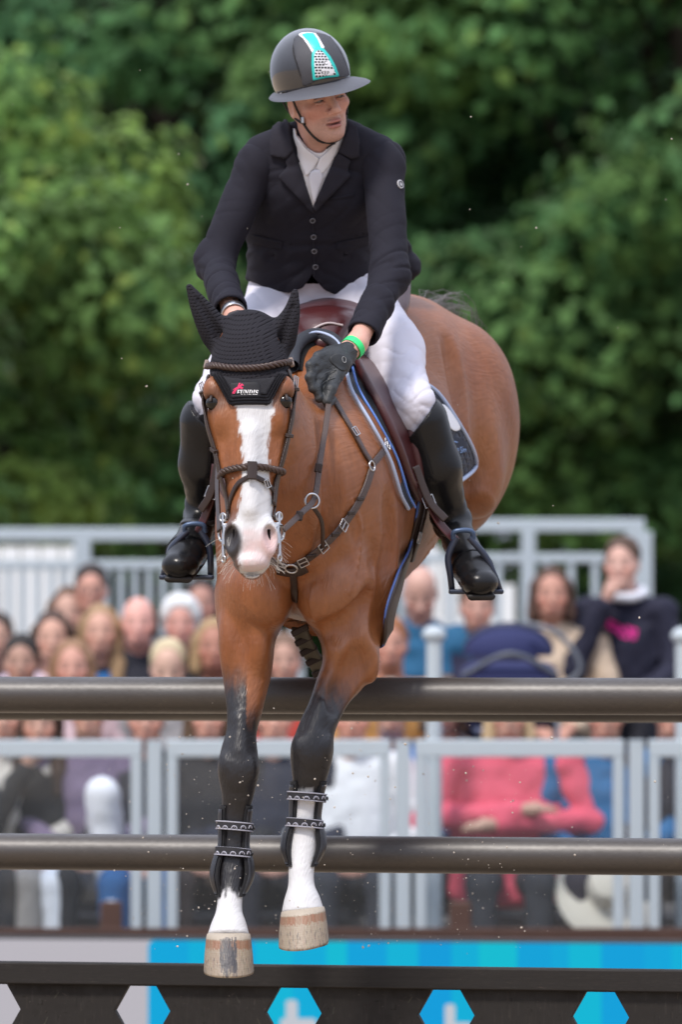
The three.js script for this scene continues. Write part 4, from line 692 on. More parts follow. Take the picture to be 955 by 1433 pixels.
// hooves
{
  const c = document.createElement('canvas'); c.width = 1024; c.height = 256; const g = c.getContext('2d');
  const hoof = dark => {
    g.fillStyle = '#8f8271'; g.fillRect(0, 0, 1024, 256);
    for (let i = 0; i < 900; i++) { g.fillStyle = `rgba(${90 + 60 * rnd() | 0},${70 + 50 * rnd() | 0},${50 + 30 * rnd() | 0},${.06 + .1 * rnd()})`; const x = rnd() * 1024; g.fillRect(x, rnd() * 256, 1 + rnd() * 5, 10 + rnd() * 70); }
    g.fillStyle = '#a79c8d'; for (let x = 0; x < 1024; x += 5) g.fillRect(x, 0, 5, 34 + 10 * hash3(x, 1, 3));
    for (let x = 0; x < 1024; x += 6) { g.fillStyle = `rgba(${112 + 20 * hash3(x, 2, 2) | 0},76,50,${.35 + .35 * hash3(x, 3, 2)})`; g.fillRect(x, 40 + 8 * hash3(x, 4, 2), 6, 42 + 22 * hash3(x, 5, 2)); }
    for (let i = 0; i < 150; i++) { g.fillStyle = `rgba(52,48,46,${.12 + .4 * rnd() * rnd()})`; const x = rnd() * 1024, y = 130 + rnd() * 110; for (let k = 0; k < 6; k++) g.fillRect(x + rnd() * 7, y + rnd() * 14, 1 + rnd() * 3, 4 + rnd() * 26); }
    for (let y = 90; y < 250; y += 13) { g.fillStyle = 'rgba(120,98,76,.16)'; g.fillRect(0, y + 3 * hash3(y, 1, 1), 1024, 4); }
    if (dark) { for (let i = 0; i < 160; i++) { g.fillStyle = `rgba(58,56,60,${.25 + .35 * rnd()})`; g.fillRect(452 + rnd() * 110, 20 + rnd() * 170, 4 + rnd() * 14, 20 + rnd() * 60); } }
    const t = new THREE.CanvasTexture(c); const im = g.getImageData(0, 0, 1024, 256), d = new THREE.DataTexture(new Uint8Array(im.data), 1024, 256); d.flipY = false; d.colorSpace = THREE.SRGBColorSpace; d.magFilter = THREE.LinearFilter; d.minFilter = THREE.LinearFilter; d.wrapS = THREE.RepeatWrapping; d.needsUpdate = true; return d;
  };
  [[P(320, 1304, .103), P(321, 1358, .103), 1, .12, 0], [P(424, 1270, .093), P(425.5, 1318, .093), 0, .16, .12]].forEach(([a, b, dark, tilt, roll]) => {
    const m = mat(0xffffff, .5, { map: hoof(dark), bumpMap: repTex(hairTex, 2, 1), bumpScale: .001 }), ax = b.clone().sub(a), L = ax.length();
    const pr = [[0, 0], [.05, 0], [.0575, .004], [.060, .014], [.0645, L * .55], [.067, L - .006], [.066, L], [.06, L + .002], [0, L - .012]].map(q => new THREE.Vector2(q[0], q[1]));
    const geo = new THREE.LatheGeometry(pr, 48), po = geo.attributes.position, uv = geo.attributes.uv;
    for (let i = 0; i < po.count; i++) { const t = po.getY(i) / L, z = po.getZ(i); uv.setXY(i, uv.getX(i) + .5, clamp(t, 0, 1)); po.setZ(i, z * (z > 0 ? 1.1 : .95) + .018 * t); }
    for (let i = 0; i < po.count; i++) { const t = po.getY(i) / L, x = po.getX(i), y = po.getY(i), z = po.getZ(i); po.setXYZ(i, a.x + x + (b.x - a.x) * t, a.y - (a.y - b.y) * t - z * tilt * t + x * roll, a.z + z + .035 * t); }
    const ix = geo.index.array; for (let i = 0; i < ix.length; i += 3) { const q = ix[i]; ix[i] = ix[i + 1]; ix[i + 1] = q; } geo.computeVertexNormals();
    const h = part('hoof', geo, m, horse);
    const shoe = ringTube(b.clone().add(V(0, .003, .04)), V(0, 1, tilt), .0615, .005, 40, 8); part('horseshoe', shoe, M.steel, h);
  });
  for (const s of [-1, 1]) part('hoof', new THREE.CylinderGeometry(.045, .058, .08, 20).applyQuaternion(aim(V(0, -1, 0), hu.clone().multiplyScalar(.5).addScaledVector(hf, -.6))).translate(...H(s * .055, 1.12, -1.79).toArray()), mat(lin(.2, .15, .1), .6), horse);
}
{ // whiskers and chin hair
  const w = [];
  for (let i = 0; i < 120; i++) {
    const a = rr(-2.2, 2.2), side = Math.sin(a), h = headField_near(HH(side * .056, .585 + .055 * Math.cos(a * .8) + rr(-.02, .012), rr(-.07, -.01)));
    const d = h.n.clone().add(V(side * .25, -.55, rr(0, .35))).add(V(rr(-.25, .25), rr(-.25, .25), rr(-.2, .2))).normalize(), L = rr(.018, .05);
    w.push(tube([h.p, h.p.clone().addScaledVector(d, L * .55), h.p.clone().addScaledVector(d, L).add(V(rr(-.006, .006), -.008, 0))], rr(.00015, .00034), 4, 4));
  }
  part('whiskers', join(w), mat(lin(.62, .58, .52), .6), horse);
}
{ // tail
  const t = []; for (let i = 0; i < 130; i++) { const a = H(rr(-.03, .04), 1.50 + rr(-.03, .04), -1.57 + rr(-.06, .04)), o = V(rr(-.03, .08), rr(0.0, .06), rr(-.1, -.04)); t.push(tube([a, a.clone().add(o), a.clone().add(o).add(V(rr(0, .12), rr(-.08, .02), -.12)), a.clone().add(V(rr(-.08, .04), rr(-.6, -.3), rr(-.4, -.2)))], rr(.0006, .0012), 10, 4)); }
  part('tail', join(t), mat(lin(.16, .15, .15), .6), horse);
}
function headField_near(p) { return new Field(headPrims).near(p); }

// ================================================================ tack
const EAR = [
  [[316, 486, .33, .034, .030, .026], [303, 468, .35, .036, .026, .022], [290, 446, .365, .030, .020, .016], [277, 424, .375, .019, .012, .010], [265, 402, .38, .004, .004, .004]],
  [[386, 492, .33, .034, .03, .026], [393, 476, .35, .036, .026, .022], [401, 456, .365, .029, .02, .016], [409, 434, .372, .017, .012, .010], [413, 409, .375, .004, .004, .004]]];
const earPrims = EAR.map((e, i) => loft(e.map(([x, y, z, w, a, b]) => [P(x, y, z), w, a, b]), V(1, i ? -.15 : .3, i ? .35 : -.15), V(0, .2, 1), .03, 1, .02, .004));
EAR.forEach((e, i) => earPrims.push(loft(e.slice(1, 4).map(([x, y, z, w, a]) => [P(x + (i ? -1 : 3), y, z + a * 1.25), w * .5, a * .75, a * .75]), V(1, i ? -.15 : .3, 0), V(0, .2, 1), .012, -1, .02, .02)));
const bonnetHead = headPrims.slice(0, 1).concat(headPrims.filter(p => p.op > 0 && p !== headPrims[0]).slice(0, 2), headPrims.filter(p => p.op > 0)[6] ?? []);
const bonnetField = new Field([...headPrims.filter(p => p.op > 0).map(p => ({ ...p, r: p.r + .01 })), ...earPrims], (d, x, y, z) => {
  const [lat, s, dep] = headOf(V(x, y, z)), low = .222 - Math.max(0, Math.abs(lat - .004) - .05) * 1.75 + (dep < -.02 ? 1.2 * (dep + .02) : 0);
  const ear = Math.min(earPrims[0].f(x, y, z), earPrims[1].f(x, y, z));
  const shell = Math.max(d - .0055, (s - low) * .86, -(dep + .13));
  return ear < .012 ? Math.min(Math.max(d - .001, s - .12), shell) : shell;
});
bonnetField.reach = .05;
const crochetTex = noiseTexture(256, (u, v) => { const n = 10, y = v * n, r = Math.floor(y), x = u * n + (r % 2) * .5, fx = x - Math.floor(x) - .5, fy = y - r - .5, d = Math.hypot(fx, fy * 1.25); return .25 + .75 * smooth(.1, .4, d) - .15 * (tile(u, v, 64, 41)); });
const clothBlack = mat(lin(.020, .019, .024), .9, { bumpMap: repTex(crochetTex, 11), bumpScale: .005, sheen: .1, sheenRoughness: .5, sheenColor: lin(.25, .25, .3), specularIntensity: .4 });
{
  const t = thing('ear_bonnet', 'black crocheted ear bonnet with a small embroidered badge', 'ear bonnet', HP.clone());
  bonnetField.soft = 1; part('hood', bonnetField.mesh(.0042, null), clothBlack, t);
  // lower panel: flat knit with a corded edge
  const panel = patch([[291, 519], [314, 571], [370, 572], [411, 523], [380, 528], [350, 531], [320, 528]], bonnetField, .0022, .003, 4, { curved: false });
  const pn = part('brow_panel', panel, mat(lin(.018, .018, .023), .9, { bumpMap: repTex(weaveTex, 3), bumpScale: .0012, sheen: .3, sheenColor: lin(.2, .2, .25) }), t);
  const hoodField = new Field(headPrims.filter(p => p.op > 0));
  for (const e of [0, .008, .016, .024]) { const c = [[-.1 + e * .9, .122], [-.05 + e * .35, .219 - e], [.055 - e * .35, .219 - e], [.108 - e * .9, .122]], pts = []; for (let k = 0; k < 3; k++) for (let j = 0; j < 8; j++) pts.push(hoodField.near(HH(lerp(c[k][0], c[k + 1][0], j / 8), lerp(c[k][1], c[k + 1][1], j / 8), .04), .0085).p); part('cord', tube(pts, .0026, 60, 6), clothBlack, pn); }
  // badge
  const cv = document.createElement('canvas'); cv.width = 512; cv.height = 224; const g = cv.getContext('2d');
  g.fillStyle = '#17171d'; g.fillRect(0, 0, 512, 224); g.fillStyle = '#f3f3f3'; g.font = 'italic bold 92px serif'; g.fillText('FUNDIS', 104, 186);
  g.strokeStyle = g.fillStyle = '#e0245f'; g.lineCap = 'round'; g.lineJoin = 'round';
  const limb = (w, ...q) => { g.lineWidth = w; g.beginPath(); g.moveTo(q[0], q[1]); for (let i = 2; i < q.length; i += 2) g.lineTo(q[i], q[i + 1]); g.stroke(); };
  limb(34, 92, 104, 140, 84, 172, 66); limb(24, 172, 66, 196, 40); limb(16, 196, 40, 220, 54); limb(12, 170, 80, 212, 88, 206, 104); limb(12, 160, 86, 196, 104); limb(16, 88, 110, 58, 140, 34, 176); limb(14, 100, 116, 82, 148, 56, 180); limb(10, 80, 98, 52, 112); limb(20, 136, 66, 150, 40); g.beginPath(); g.arc(156, 28, 12, 0, 7); g.fill();
  const tx = new THREE.CanvasTexture(cv); tx.colorSpace = THREE.SRGBColorSpace;
  part('badge', patch([[322, 536], [363, 534], [365, 554], [324, 556]], bonnetField, .0046, .002, 3, { curved: false }), mat(0xffffff, .7, { map: tx }), t);
}
const tackField = new Field(corePrims.filter(p => !headPrims.includes(p)));
const faceField = new Field([...headPrims.filter(p => p.op > 0)]);
const on = (f, pts, off = .002) => pts.map(([x, y]) => f.see(x, y, off)).filter(Boolean);
// twisted cord of leather: two strands wound round one another
function twist(pn, r, turns, seg) {
  const ps = curvePts(pn.map(q => q.p), seg), ns = curvePts(pn.map(q => q.n), seg), out = [[], [], []];
  for (let i = 0; i <= seg; i++) { const t = ps[Math.min(seg, i + 1)].clone().sub(ps[Math.max(0, i - 1)]).normalize(), n = ns[i].clone().addScaledVector(t, -ns[i].dot(t)).normalize(), b = t.clone().cross(n); for (let k = 0; k < 3; k++) { const a = i / seg * turns * 6.283 + k * 2.094; out[k].push(ps[i].clone().addScaledVector(n, Math.cos(a) * r * .52).addScaledVector(b, Math.sin(a) * r * .52)); } }
  return join(out.map(o => tube(o, r * .56, seg, 6)));
}
function buckle(h, w, hgt, dir) { // rectangular frame with a tongue
  const t = dir.clone().addScaledVector(h.n, -dir.dot(h.n)).normalize(), b = t.clone().cross(h.n), c = h.p.clone().addScaledVector(h.n, .004), q = (x, y) => c.clone().addScaledVector(b, x * w / 2).addScaledVector(t, y * hgt / 2);
  return join([[[-1, -1], [1, -1]], [[1, -1], [1, 1]], [[1, 1], [-1, 1]], [[-1, 1], [-1, -1]], [[0, -1], [0, 1]]].map(([a, d]) => tube([q(...a), q((a[0] + d[0]) / 2, (a[1] + d[1]) / 2), q(...d)], .0017, 4, 6)));
}
const bitSide = [P(314, 740, .50), P(401, 736, .50)];
{ // bridle
  const t = thing('bridle', 'dark brown leather bridle with a twisted browband and steel bit', 'bridle', HP.clone());
  const bf = new Field([...headPrims.filter(p => p.op > 0)], d => d - .007);
  bf.reach = 9;
  part('browband', twist(on(bf, [[287, 512], [300, 511], [320, 514], [345, 515], [370, 513], [395, 508], [412, 505]], .005), .009, 8, 150), mat(lin(.045, .024, .018), .45), t);
  for (const q of [[289, 510], [411, 506]]) { const h = bf.see(...q, .004); part('browband_loop', boxAt(.017, .024, .012, h.p.clone().addScaledVector(h.n, .003), .004, aim(V(0, 0, 1), h.n)), mat(lin(.26, .2, .17), .5), t); }
  const cheekR = [[413, 515], [417, 545], [420, 575], [417, 610], [411, 645], [405, 680], [401, 708]], cheekL = [[288, 520], [286, 550], [289, 590], [296, 630], [303, 665], [309, 695], [313, 715]];
  for (const [c, s] of [[cheekR, 1], [cheekL, -1]]) {
    const side = c.map(([x, y], i) => { const m = HH(s * .2, S(y), -.02), q = P(x, y, 0); const dep = lerp(-.035, -.03, i / 6); const h = faceField.near(HH(s * lerp(.12, .085, i / 6), S(y), dep), .004); return { p: h.p, n: h.n }; });
    part('cheekpiece', strap(side, .021, .004, 40), M.darkLeather, t);
    const inner = side.map(h => faceField.near(h.p.clone().addScaledVector(hn, .022), .006));
    part('cheekpiece', strap(inner, .017, .004, 40), M.darkLeather, t);
    for (const [i, w] of [[1, .024], [3, .02]]) part('keeper', boxAt(.014, .01, .026, inner[i].p.clone().addScaledVector(inner[i].n, .002), .002, aim(V(1, 0, 0), inner[i].n)), M.darkLeather, t);
    const bh = inner[1]; part('buckle', buckle({ p: bh.p.clone().addScaledVector(ha, -.02), n: bh.n.clone().add(V(0, 0, .8)).normalize() }, .024, .03, ha), M.steel, t);
    // bit: loose cheek with rings
    const b = faceField.near(HH(s * .085, S(738), -.035), .012).p;
    bitSide[s > 0 ? 1 : 0].copy(b);
    part('bit_cheek', join([tube([b.clone().addScaledVector(ha, -.045), b.clone(), b.clone().addScaledVector(ha, .07)], .0048, 8, 8), ringTube(b.clone().addScaledVector(ha, .075), V(s * .9, 0, .5), .009, .003), ringTube(b.clone().addScaledVector(ha, -.035), V(s * .7, 0, .7), .011, .003), ringTube(b.clone().addScaledVector(ha, .008), V(s * .8, 0, .55), .021, .0042)]), M.steel, t);
    part('bit_link', boxAt(.016, .06, .012, b.clone().addScaledVector(hl, -s * .006).addScaledVector(ha, .012).addScaledVector(hn, .008), .004, aim(V(0, -1, 0), ha)), M.steel, t);
  }
  part('bit_mouthpiece', tube([bitSide[0], HH(-.03, S(742), -.04), HH(.03, S(742), -.04), bitSide[1]], .006, 16, 8), M.steel, t);
  const nose = on(faceField, [[307, 668], [313, 660], [330, 655], [352, 653], [375, 655], [392, 659], [403, 668]], .007);
  part('noseband', twist(nose, .0095, 7, 150), mat(lin(.05, .027, .02), .45), t);
  part('nose_keeper', strap(on(faceField, [[353, 646], [353, 654], [353, 662], [353, 671]], .012), .027, .005, 16), M.darkLeather, t);
  part('flash_strap', strap(on(faceField, [[347, 668], [334, 676], [325, 692], [320, 712], [317, 728]], .003), .014, .004, 40), M.darkLeather, t);
  part('flash_strap', strap(on(faceField, [[359, 668], [373, 676], [384, 690], [391, 708], [395, 722]], .003), .014, .004, 40), M.darkLeather, t);
  { const h = faceField.see(373, 677, .004); part('buckle', buckle(h, .018, .022, V(.6, -1, 0)), M.steel, t); }
  // reins
  const rr1 = [{ p: P(461, 556, .02), n: V(.2, 0, 1) }, { p: P(457, 590, .09), n: V(.2, 0, 1) }, { p: P(449, 640, .18), n: V(.2, 0, 1) }, { p: P(440, 697, .27), n: V(.2, 0, 1) }, { p: P(424, 716, .37), n: V(.3, .2, 1) }, { p: bitSide[1].clone().add(V(.012, 0, .012)), n: V(.5, 0, 1) }];
  part('rein', strap(rr1, .0165, .004, 60), mat(lin(.075, .048, .04), .5, { bumpMap: repTex(grainTex, 20), bumpScale: .001 }), t);
  const rr2 = [{ p: P(350, 470, -.12), n: V(-.6, 0, 1) }, { p: P(318, 560, .05), n: V(-.7, 0, 1) }, { p: P(305, 660, .28), n: V(-.7, 0, 1) }, { p: bitSide[0].clone().add(V(-.01, 0, .01)), n: V(-.7, 0, 1) }];
  part('rein', strap(rr2, .0165, .004, 50), M.darkLeather, t);
  for (const [x, y, z] of [[446, 655, .205], [419, 722, .40]]) part('rein_stop', boxAt(.02, .026, .012, P(x, y, z + .004), .004, aim(V(0, 1, 0), V(.2, 1, -.2))), M.darkLeather, t);
}
{ // breastplate with a martingale
  const t = thing('breastplate', 'brown leather breastplate with steel rings across the horse\'s chest', 'breastplate', HO.clone());
  const lm = mat(lin(.055, .032, .026), .42, { bumpMap: repTex(grainTex, 12), bumpScale: .001, clearcoat: .2, clearcoatRoughness: .4 });
  part('shoulder_strap', strap(on(tackField, [[521, 655], [513, 680], [501, 705], [484, 730], [462, 755], [440, 775], [412, 794]], .003), .026, .005, 60), lm, t);
  part('pad_strap', strap(on(tackField, [[546, 617], [536, 632], [523, 648]], .003), .021, .005, 20), lm, t);
  part('neck_strap', strap(on(tackField, [[466, 556], [480, 580], [498, 610], [510, 632], [519, 646]], .003), .018, .005, 40), lm, t);
  part('shoulder_strap', strap(on(tackField, [[402, 794], [380, 785], [350, 765], [330, 740], [320, 710]], .003), .026, .005, 50), lm, t);
  part('centre_strap', strap(on(tackField, [[409, 797], [411, 810], [412, 825], [413, 842]], .004), .020, .005, 24), M.darkLeather, t);
  const ring = (x, y, R, off = .006) => { const h = tackField.see(x, y, off); return h && part('ring', ringTube(h.p, h.n, R, .0028), M.steel, t); };
  ring(521, 652, .013); ring(408, 796, .016, .01);
  for (const [x, y, dx, dy, w] of [[497, 604, 1, -1.6, .022], [480, 735, -1, -.9, .034], [452, 765, -1, -.7, .034], [541, 622, 1, 1, .026], [424, 786, -1, -.6, .03], [395, 792, 1, -.3, .03]]) { const h = tackField.see(x, y, .007); if (h) part('buckle', buckle(h, w, .024, V(dx, dy, 0)), M.steel, t); }
  for (const [x, y] of [[505, 698], [492, 718], [470, 748], [436, 778]]) { const h = tackField.see(x, y, .009); if (h) part('keeper', boxAt(.03, .01, .006, h.p, .002, aim(V(0, 0, 1), h.n)), M.darkLeather, t); }
  part('fleece_pad', strap(on(tackField, [[388, 797], [400, 800], [416, 800], [428, 795]], .004), .034, .007, 20), M.darkLeather, t);
  const mr = P(437, 701, .28); part('ring', ringTube(mr, V(.3, .1, 1), .019, .0032), M.steel, t);
  const low = tackField.see(452, 768, .006); part('martingale_fork', strap([{ p: mr.clone().add(V(.004, -.018, 0)), n: V(.3, 0, 1) }, { p: mr.clone().lerp(low.p, .4).add(V(.012, 0, .02)), n: V(.4, 0, 1) }, { p: low.p, n: low.n }], .012, .004, 30), M.darkLeather, t);
}
{ // girth with its studded belly guard
  const t = thing('girth', 'dark brown girth with a studded guard under the horse\'s chest', 'girth', H(0, .9, -.4));
  const a = on(tackField, [[596, 668], [588, 720], [574, 770], [557, 820], [545, 862], [541, 890]], .004); a.push(bodyOnly.near(H(.14, .9, -.36), .004), bodyOnly.near(H(.04, .86, -.36), .004));
  part('strap', strap(a, .062, .008, 50), M.darkLeather, t);
  part('edge_cord', tube(a.map((q, i) => { const d = a[Math.min(a.length - 1, i + 1)].p.clone().sub(a[Math.max(0, i - 1)].p).normalize(), b = d.cross(q.n).normalize(); if (b.z < 0) b.negate(); return q.p.clone().addScaledVector(b, .031); }), .0035, 40, 6), mat(lin(.05, .1, .3), .5), t);
  part('billet', strap(on(tackField, [[604, 650], [598, 700], [588, 745], [577, 785]], .013), .026, .005, 30), M.darkLeather, t);
  { const h = tackField.see(586, 752, .02); if (h) part('buckle', buckle(h, .03, .03, V(-.3, -1, 0)), M.steel, t); }
  const guard = [[420, 880], [425, 894], [432, 908], [440, 922], [449, 938]].map(([x, y], i) => ({ p: P(x, y, -.10 - i * .04), n: V(-.35, -.2, 1) }));
  const gp = part('belly_guard', strap(guard, .05, .008, 24), mat(lin(.09, .08, .06), .6), t);
  for (let i = 0; i < 5; i++) { const q = guard[i]; part('slat', boxAt(.05, .018, .01, q.p.clone().add(V(0, -.004, .012)), .004, aim(V(0, 1, 0), V(-.5, 1, .1))), M.darkLeather, gp); }
}
{ // saddle
  const t = thing('saddle', 'maroon leather jumping saddle under the rider', 'saddle', H(0, 1.6, -.75));
  const sf = new Field([loft([[H(.03, 1.665, -.49), .05, .035, .06], [H(.02, 1.71, -.58), .095, .045, .09], [H(.01, 1.68, -.74), .14, .045, .09], [H(0, 1.69, -.9), .18, .05, .1], [H(0, 1.75, -1.03), .16, .04, .1]], hr, hu, .03, 1, .03, .03)]);
  part('seat', sf.mesh(.008, null), M.maroon, t);
  part('seat_piping', tube(curvePts([[418, 478], [436, 462], [458, 452], [480, 455]].map(q => (sf.see(...q, .004) ?? { p: P(q[0], q[1], -.42) }).p), 20), .0035, 30, 6), mat(lin(.5, .42, .42), .5), t);
  const flap = (o, off) => patch(o, bodyOnly, off, .012, 6, { bulge: .004 });
  part('flap', flap([[497, 500], [507, 528], [530, 566], [556, 620], [573, 668], [588, 702], [606, 700], [618, 650], [606, 590], [570, 535], [530, 500]], .014), M.maroon, t);
  const e1 = on(tackField, [[499, 502], [512, 530], [534, 570], [557, 620], [574, 668], [586, 696]], .018); part('flap_roll', tube(e1.map(q => q.p), .012, 50, 10), M.maroon, t);
  const e2 = on(tackField, [[528, 500], [548, 530], [563, 565], [577, 610], [587, 660], [592, 690]], .022); part('knee_roll', tube(e2.map(q => q.p), .014, 50, 10), M.maroon, t);
  part('flap', patch([[330, 520], [318, 560], [308, 620], [305, 680], [318, 700], [335, 640], [350, 560]], bodyOnly, .014, .012, 7), M.maroon, t);
  for (const [a, b, c] of [[[592, 650], [604, 712], [628, 752]], [[300, 640], [292, 700], [275, 748]]]) { }
}
{ // saddle pad
  const t = thing('saddle_pad', 'navy quilted saddle pad with blue piping behind the rider\'s boot', 'saddle pad', H(0, 1.5, -.7));
  const quilt = noiseTexture(256, (u, v) => { const n = 6, a = Math.abs(((u + v) * n) % 1 - .5) * 2, b = Math.abs((((u - v) * n) % 1 + 1) % 1 - .5) * 2; return Math.min(1, Math.pow(Math.max(0, 1 - Math.max(a, b)), .45) + .08 * tile(u, v, 64, 51)); });
  const navy = mat(lin(.016, .02, .034), .75, { bumpMap: repTex(quilt, 1.6), bumpScale: .012, sheen: .3, sheenColor: lin(.2, .22, .3) });
  const plain = mat(lin(.03, .034, .045), .8, { bumpMap: repTex(weaveTex, 6), bumpScale: .001 }), blue = mat(lin(.10, .22, .62), .5), pale = mat(lin(.42, .5, .68), .55);
  part('front_panel', patch([[484, 512], [492, 545], [520, 592], [546, 642], [561, 690], [572, 714], [584, 700], [590, 650], [570, 590], [530, 530], [504, 505]], bodyOnly, .007, .012, 6), plain, t);
  const ed = on(tackField, [[484, 514], [494, 548], [521, 594], [547, 644], [562, 692], [572, 712]], .010);
  part('piping', tube(ed.map(q => q.p), .0052, 60, 8), pale, t);
  part('piping', tube(ed.map(q => q.p.clone().addScaledVector(q.n, .003).add(V(.016, .004, 0))), .0032, 60, 8), blue, t);
  const rear = part('rear_panel', patch([[590, 530], [612, 548], [640, 588], [664, 632], [667, 650], [652, 668], [632, 680], [606, 690], [590, 640]], bodyOnly, .01, .014, 5, { bulge: .004 }), navy, t);
  const re = on(tackField, [[596, 536], [614, 550], [641, 589], [664, 632], [667, 651], [652, 668], [632, 680], [612, 688]], .014);
  part('piping', tube(re.map(q => q.p), .006, 70, 8), pale, t);
  part('white_badge', patch([[614, 566], [622, 566], [636, 582], [645, 600], [638, 603], [626, 592]], bodyOnly, .0165, .003, 3), M.white, rear);
  const cv = document.createElement('canvas'); cv.width = 256; cv.height = 128; const g = cv.getContext('2d'); g.fillStyle = '#1b2233'; g.fillRect(0, 0, 256, 128); g.fillStyle = '#7f9fcf'; g.font = 'bold 58px sans-serif'; g.fillText('San Siro', 12, 116, 232); g.strokeStyle = '#7f9fcf'; g.lineWidth = 7; g.beginPath(); g.moveTo(10, 8); g.lineTo(52, 44); g.lineTo(100, 48); g.stroke();
  const tx = new THREE.CanvasTexture(cv); tx.colorSpace = THREE.SRGBColorSpace;
  part('lettering', patch([[630, 607], [652, 617], [655, 632], [634, 636]], bodyOnly, .0168, .002, 3, { curved: false }), mat(0xffffff, .8, { map: tx }), rear);
  // raised arch over the withers
  const arch = [[409, 512, -.12], [412, 490, -.2], [425, 474, -.28], [444, 468, -.32], [464, 474, -.3], [480, 492, -.24], [489, 515, -.2]].map(q => P(...q));
  part('withers_arch', tube(arch, .019, 60, 12), plain, t); part('piping', tube(arch.map(p => p.clone().add(V(0, .006, .019))), .004, 60, 8), pale, t);
  part('fleece', tube(arch.map(p => p.clone().add(V((P(448, 0, -.3).x - p.x) * .22, -.028, -.02))), .022, 60, 10), mat(lin(.012, .012, .013), 1, { bumpMap: repTex(grainTex, 16), bumpScale: .006 }), t);
}
// ---------------------------------------------------------------- brushing boots on the forelegs
{
  const shellM = mat(lin(.014, .014, .018), .42, { clearcoat: .35, clearcoatRoughness: .3, bumpMap: repTex(grainTex, 6), bumpScale: .0005 }), padM = mat(lin(.01, .01, .012), .95), elast = mat(lin(.02, .02, .024), .8), grey = mat(lin(.36, .36, .42), .6);
  [[LEG[0], 1132, 1250, [1156, 1192], 'black tendon boot on the foreleg with a short white sock'], [LEG[1], 1098, 1208, [1115, 1152], 'black tendon boot on the foreleg with a tall white sock']].forEach(([leg, y0, y1, straps, label], li) => {
    const at = y => { for (let i = 0; i < leg.length - 1; i++) if (y >= leg[i][1] && y <= leg[i + 1][1]) { const q = (y - leg[i][1]) / (leg[i + 1][1] - leg[i][1]); return leg[i].map((v, j) => lerp(v, leg[i + 1][j], q)); } return leg[leg.length - 1]; };
    const t = thing('tendon_boot', label, 'tendon boot', P(at(y1)[0], y1, at(y1)[2]), 'tendon boots on the forelegs');
    const shell = (side, off, bulge, a0, a1, m, name, ya, yb) => { // open-fronted shell wrapped round the leg
      const pos = [], idx = [], uv = [], ns = 26, na = 18;
      for (const o of [off, off - .006]) for (let i = 0; i <= ns; i++) { const y = lerp(ya, yb, i / ns), [x, , z, w, fr, bk] = at(y), c = P(x, y, z), cup = bulge * smooth(.35, .7, i / ns) * smooth(1.04, .8, i / ns);
        for (let j = 0; j <= na; j++) { const a = lerp(a0, a1, j / na), ca = Math.cos(a), sa = Math.sin(a), edge = Math.min(1, Math.min(j, na - j) / 2) * Math.min(1, Math.min(i, ns - i) / 1.5), O = o + (o === off ? 0 : 0) - (1 - edge) * .002; pos.push(c.x + sa * (w + O + cup), c.y, c.z + ca * ((ca > 0 ? fr : bk) + O + cup * .6)); uv.push(j / na * .1, i / ns * .2); } }
      const R = na + 1, T = (ns + 1) * R;
      for (let i = 0; i < ns; i++) for (let j = 0; j < na; j++) { const a = i * R + j; idx.push(a, a + R, a + 1, a + 1, a + R, a + R + 1, T + a, T + a + 1, T + a + R, T + a + 1, T + a + R + 1, T + a + R); }
      for (let i = 0; i < ns; i++) for (const j of [0, na]) { const a = i * R + j; idx.push(a, T + a, a + R, a + R, T + a, T + a + R); }
      for (let j = 0; j < na; j++) for (const i of [0, ns]) { const a = i * R + j; idx.push(a, a + 1, T + a, a + 1, T + a + 1, T + a); }
      const g = new THREE.BufferGeometry(); g.setAttribute('position', new THREE.Float32BufferAttribute(pos, 3)); g.setAttribute('uv', new THREE.Float32BufferAttribute(uv, 2)); g.setIndex(idx); g.computeVertexNormals(); return part(name, g, m, t);
    };
    const open = .92;
    shell(1, .011, .012, open, 6.283 - open, shellM, 'shell', y0, y1); shell(1, .0075, .011, open - .16, 6.283 - open + .16, padM, 'lining', y0 - 5, y1 + 4);
    for (const y of straps) {
      const ring = (yy, off, tilt = 0) => { const out = []; for (let j = 0; j <= 40; j++) { const a = lerp(-1.9, 1.9, j / 40), [x, , z, w, fr] = at(yy), c = P(x, yy, z); out.push({ p: V(c.x + Math.sin(a) * (w + off), c.y - .004 * Math.sin(a) + .003 * Math.cos(a), c.z + Math.cos(a) * (fr + off)), n: V(Math.sin(a), 0, Math.cos(a)) }); } return out; };
      const s = part('strap', strap(ring(y, .0135), .024, .003, 60), elast, t);
      for (const d of [-5.2, 5.2]) part('stripe', strap(ring(y + d, .016), .0035, .0015, 60), grey, s);
      for (let j = -2; j <= 2; j++) { const a = j * .5, [x, , z, w, fr] = at(y), c = P(x, y, z), nrm = V(Math.sin(a), 0, Math.cos(a)), o = c.clone().add(V(Math.sin(a) * (w + .0175), -.002, Math.cos(a) * (fr + .0175))), L = []; for (let q = 0; q <= 8; q++) { const b = q / 8 * Math.PI; L.push(o.clone().add(V(Math.cos(b) * .0072 * nrm.z, -.003 + Math.sin(b) * .0078, -Math.cos(b) * .0072 * nrm.x))); } part('stitched_mark', join([tube(L, .0017, 10, 5), tube([o, o.clone().add(V(0, .003, 0)), o.clone().add(V(0, .0055, 0))], .0012, 3, 5)]), grey, s); }
      const [x, , z, w] = at(y), c = P(x, y, z); part('stud', new THREE.SphereGeometry(.006, 12, 8).scale(.5, 1, 1).translate(c.x + w + .0195, c.y - .004, c.z + .006), mat(lin(.03, .03, .035), .3), s);
    }
  });
}

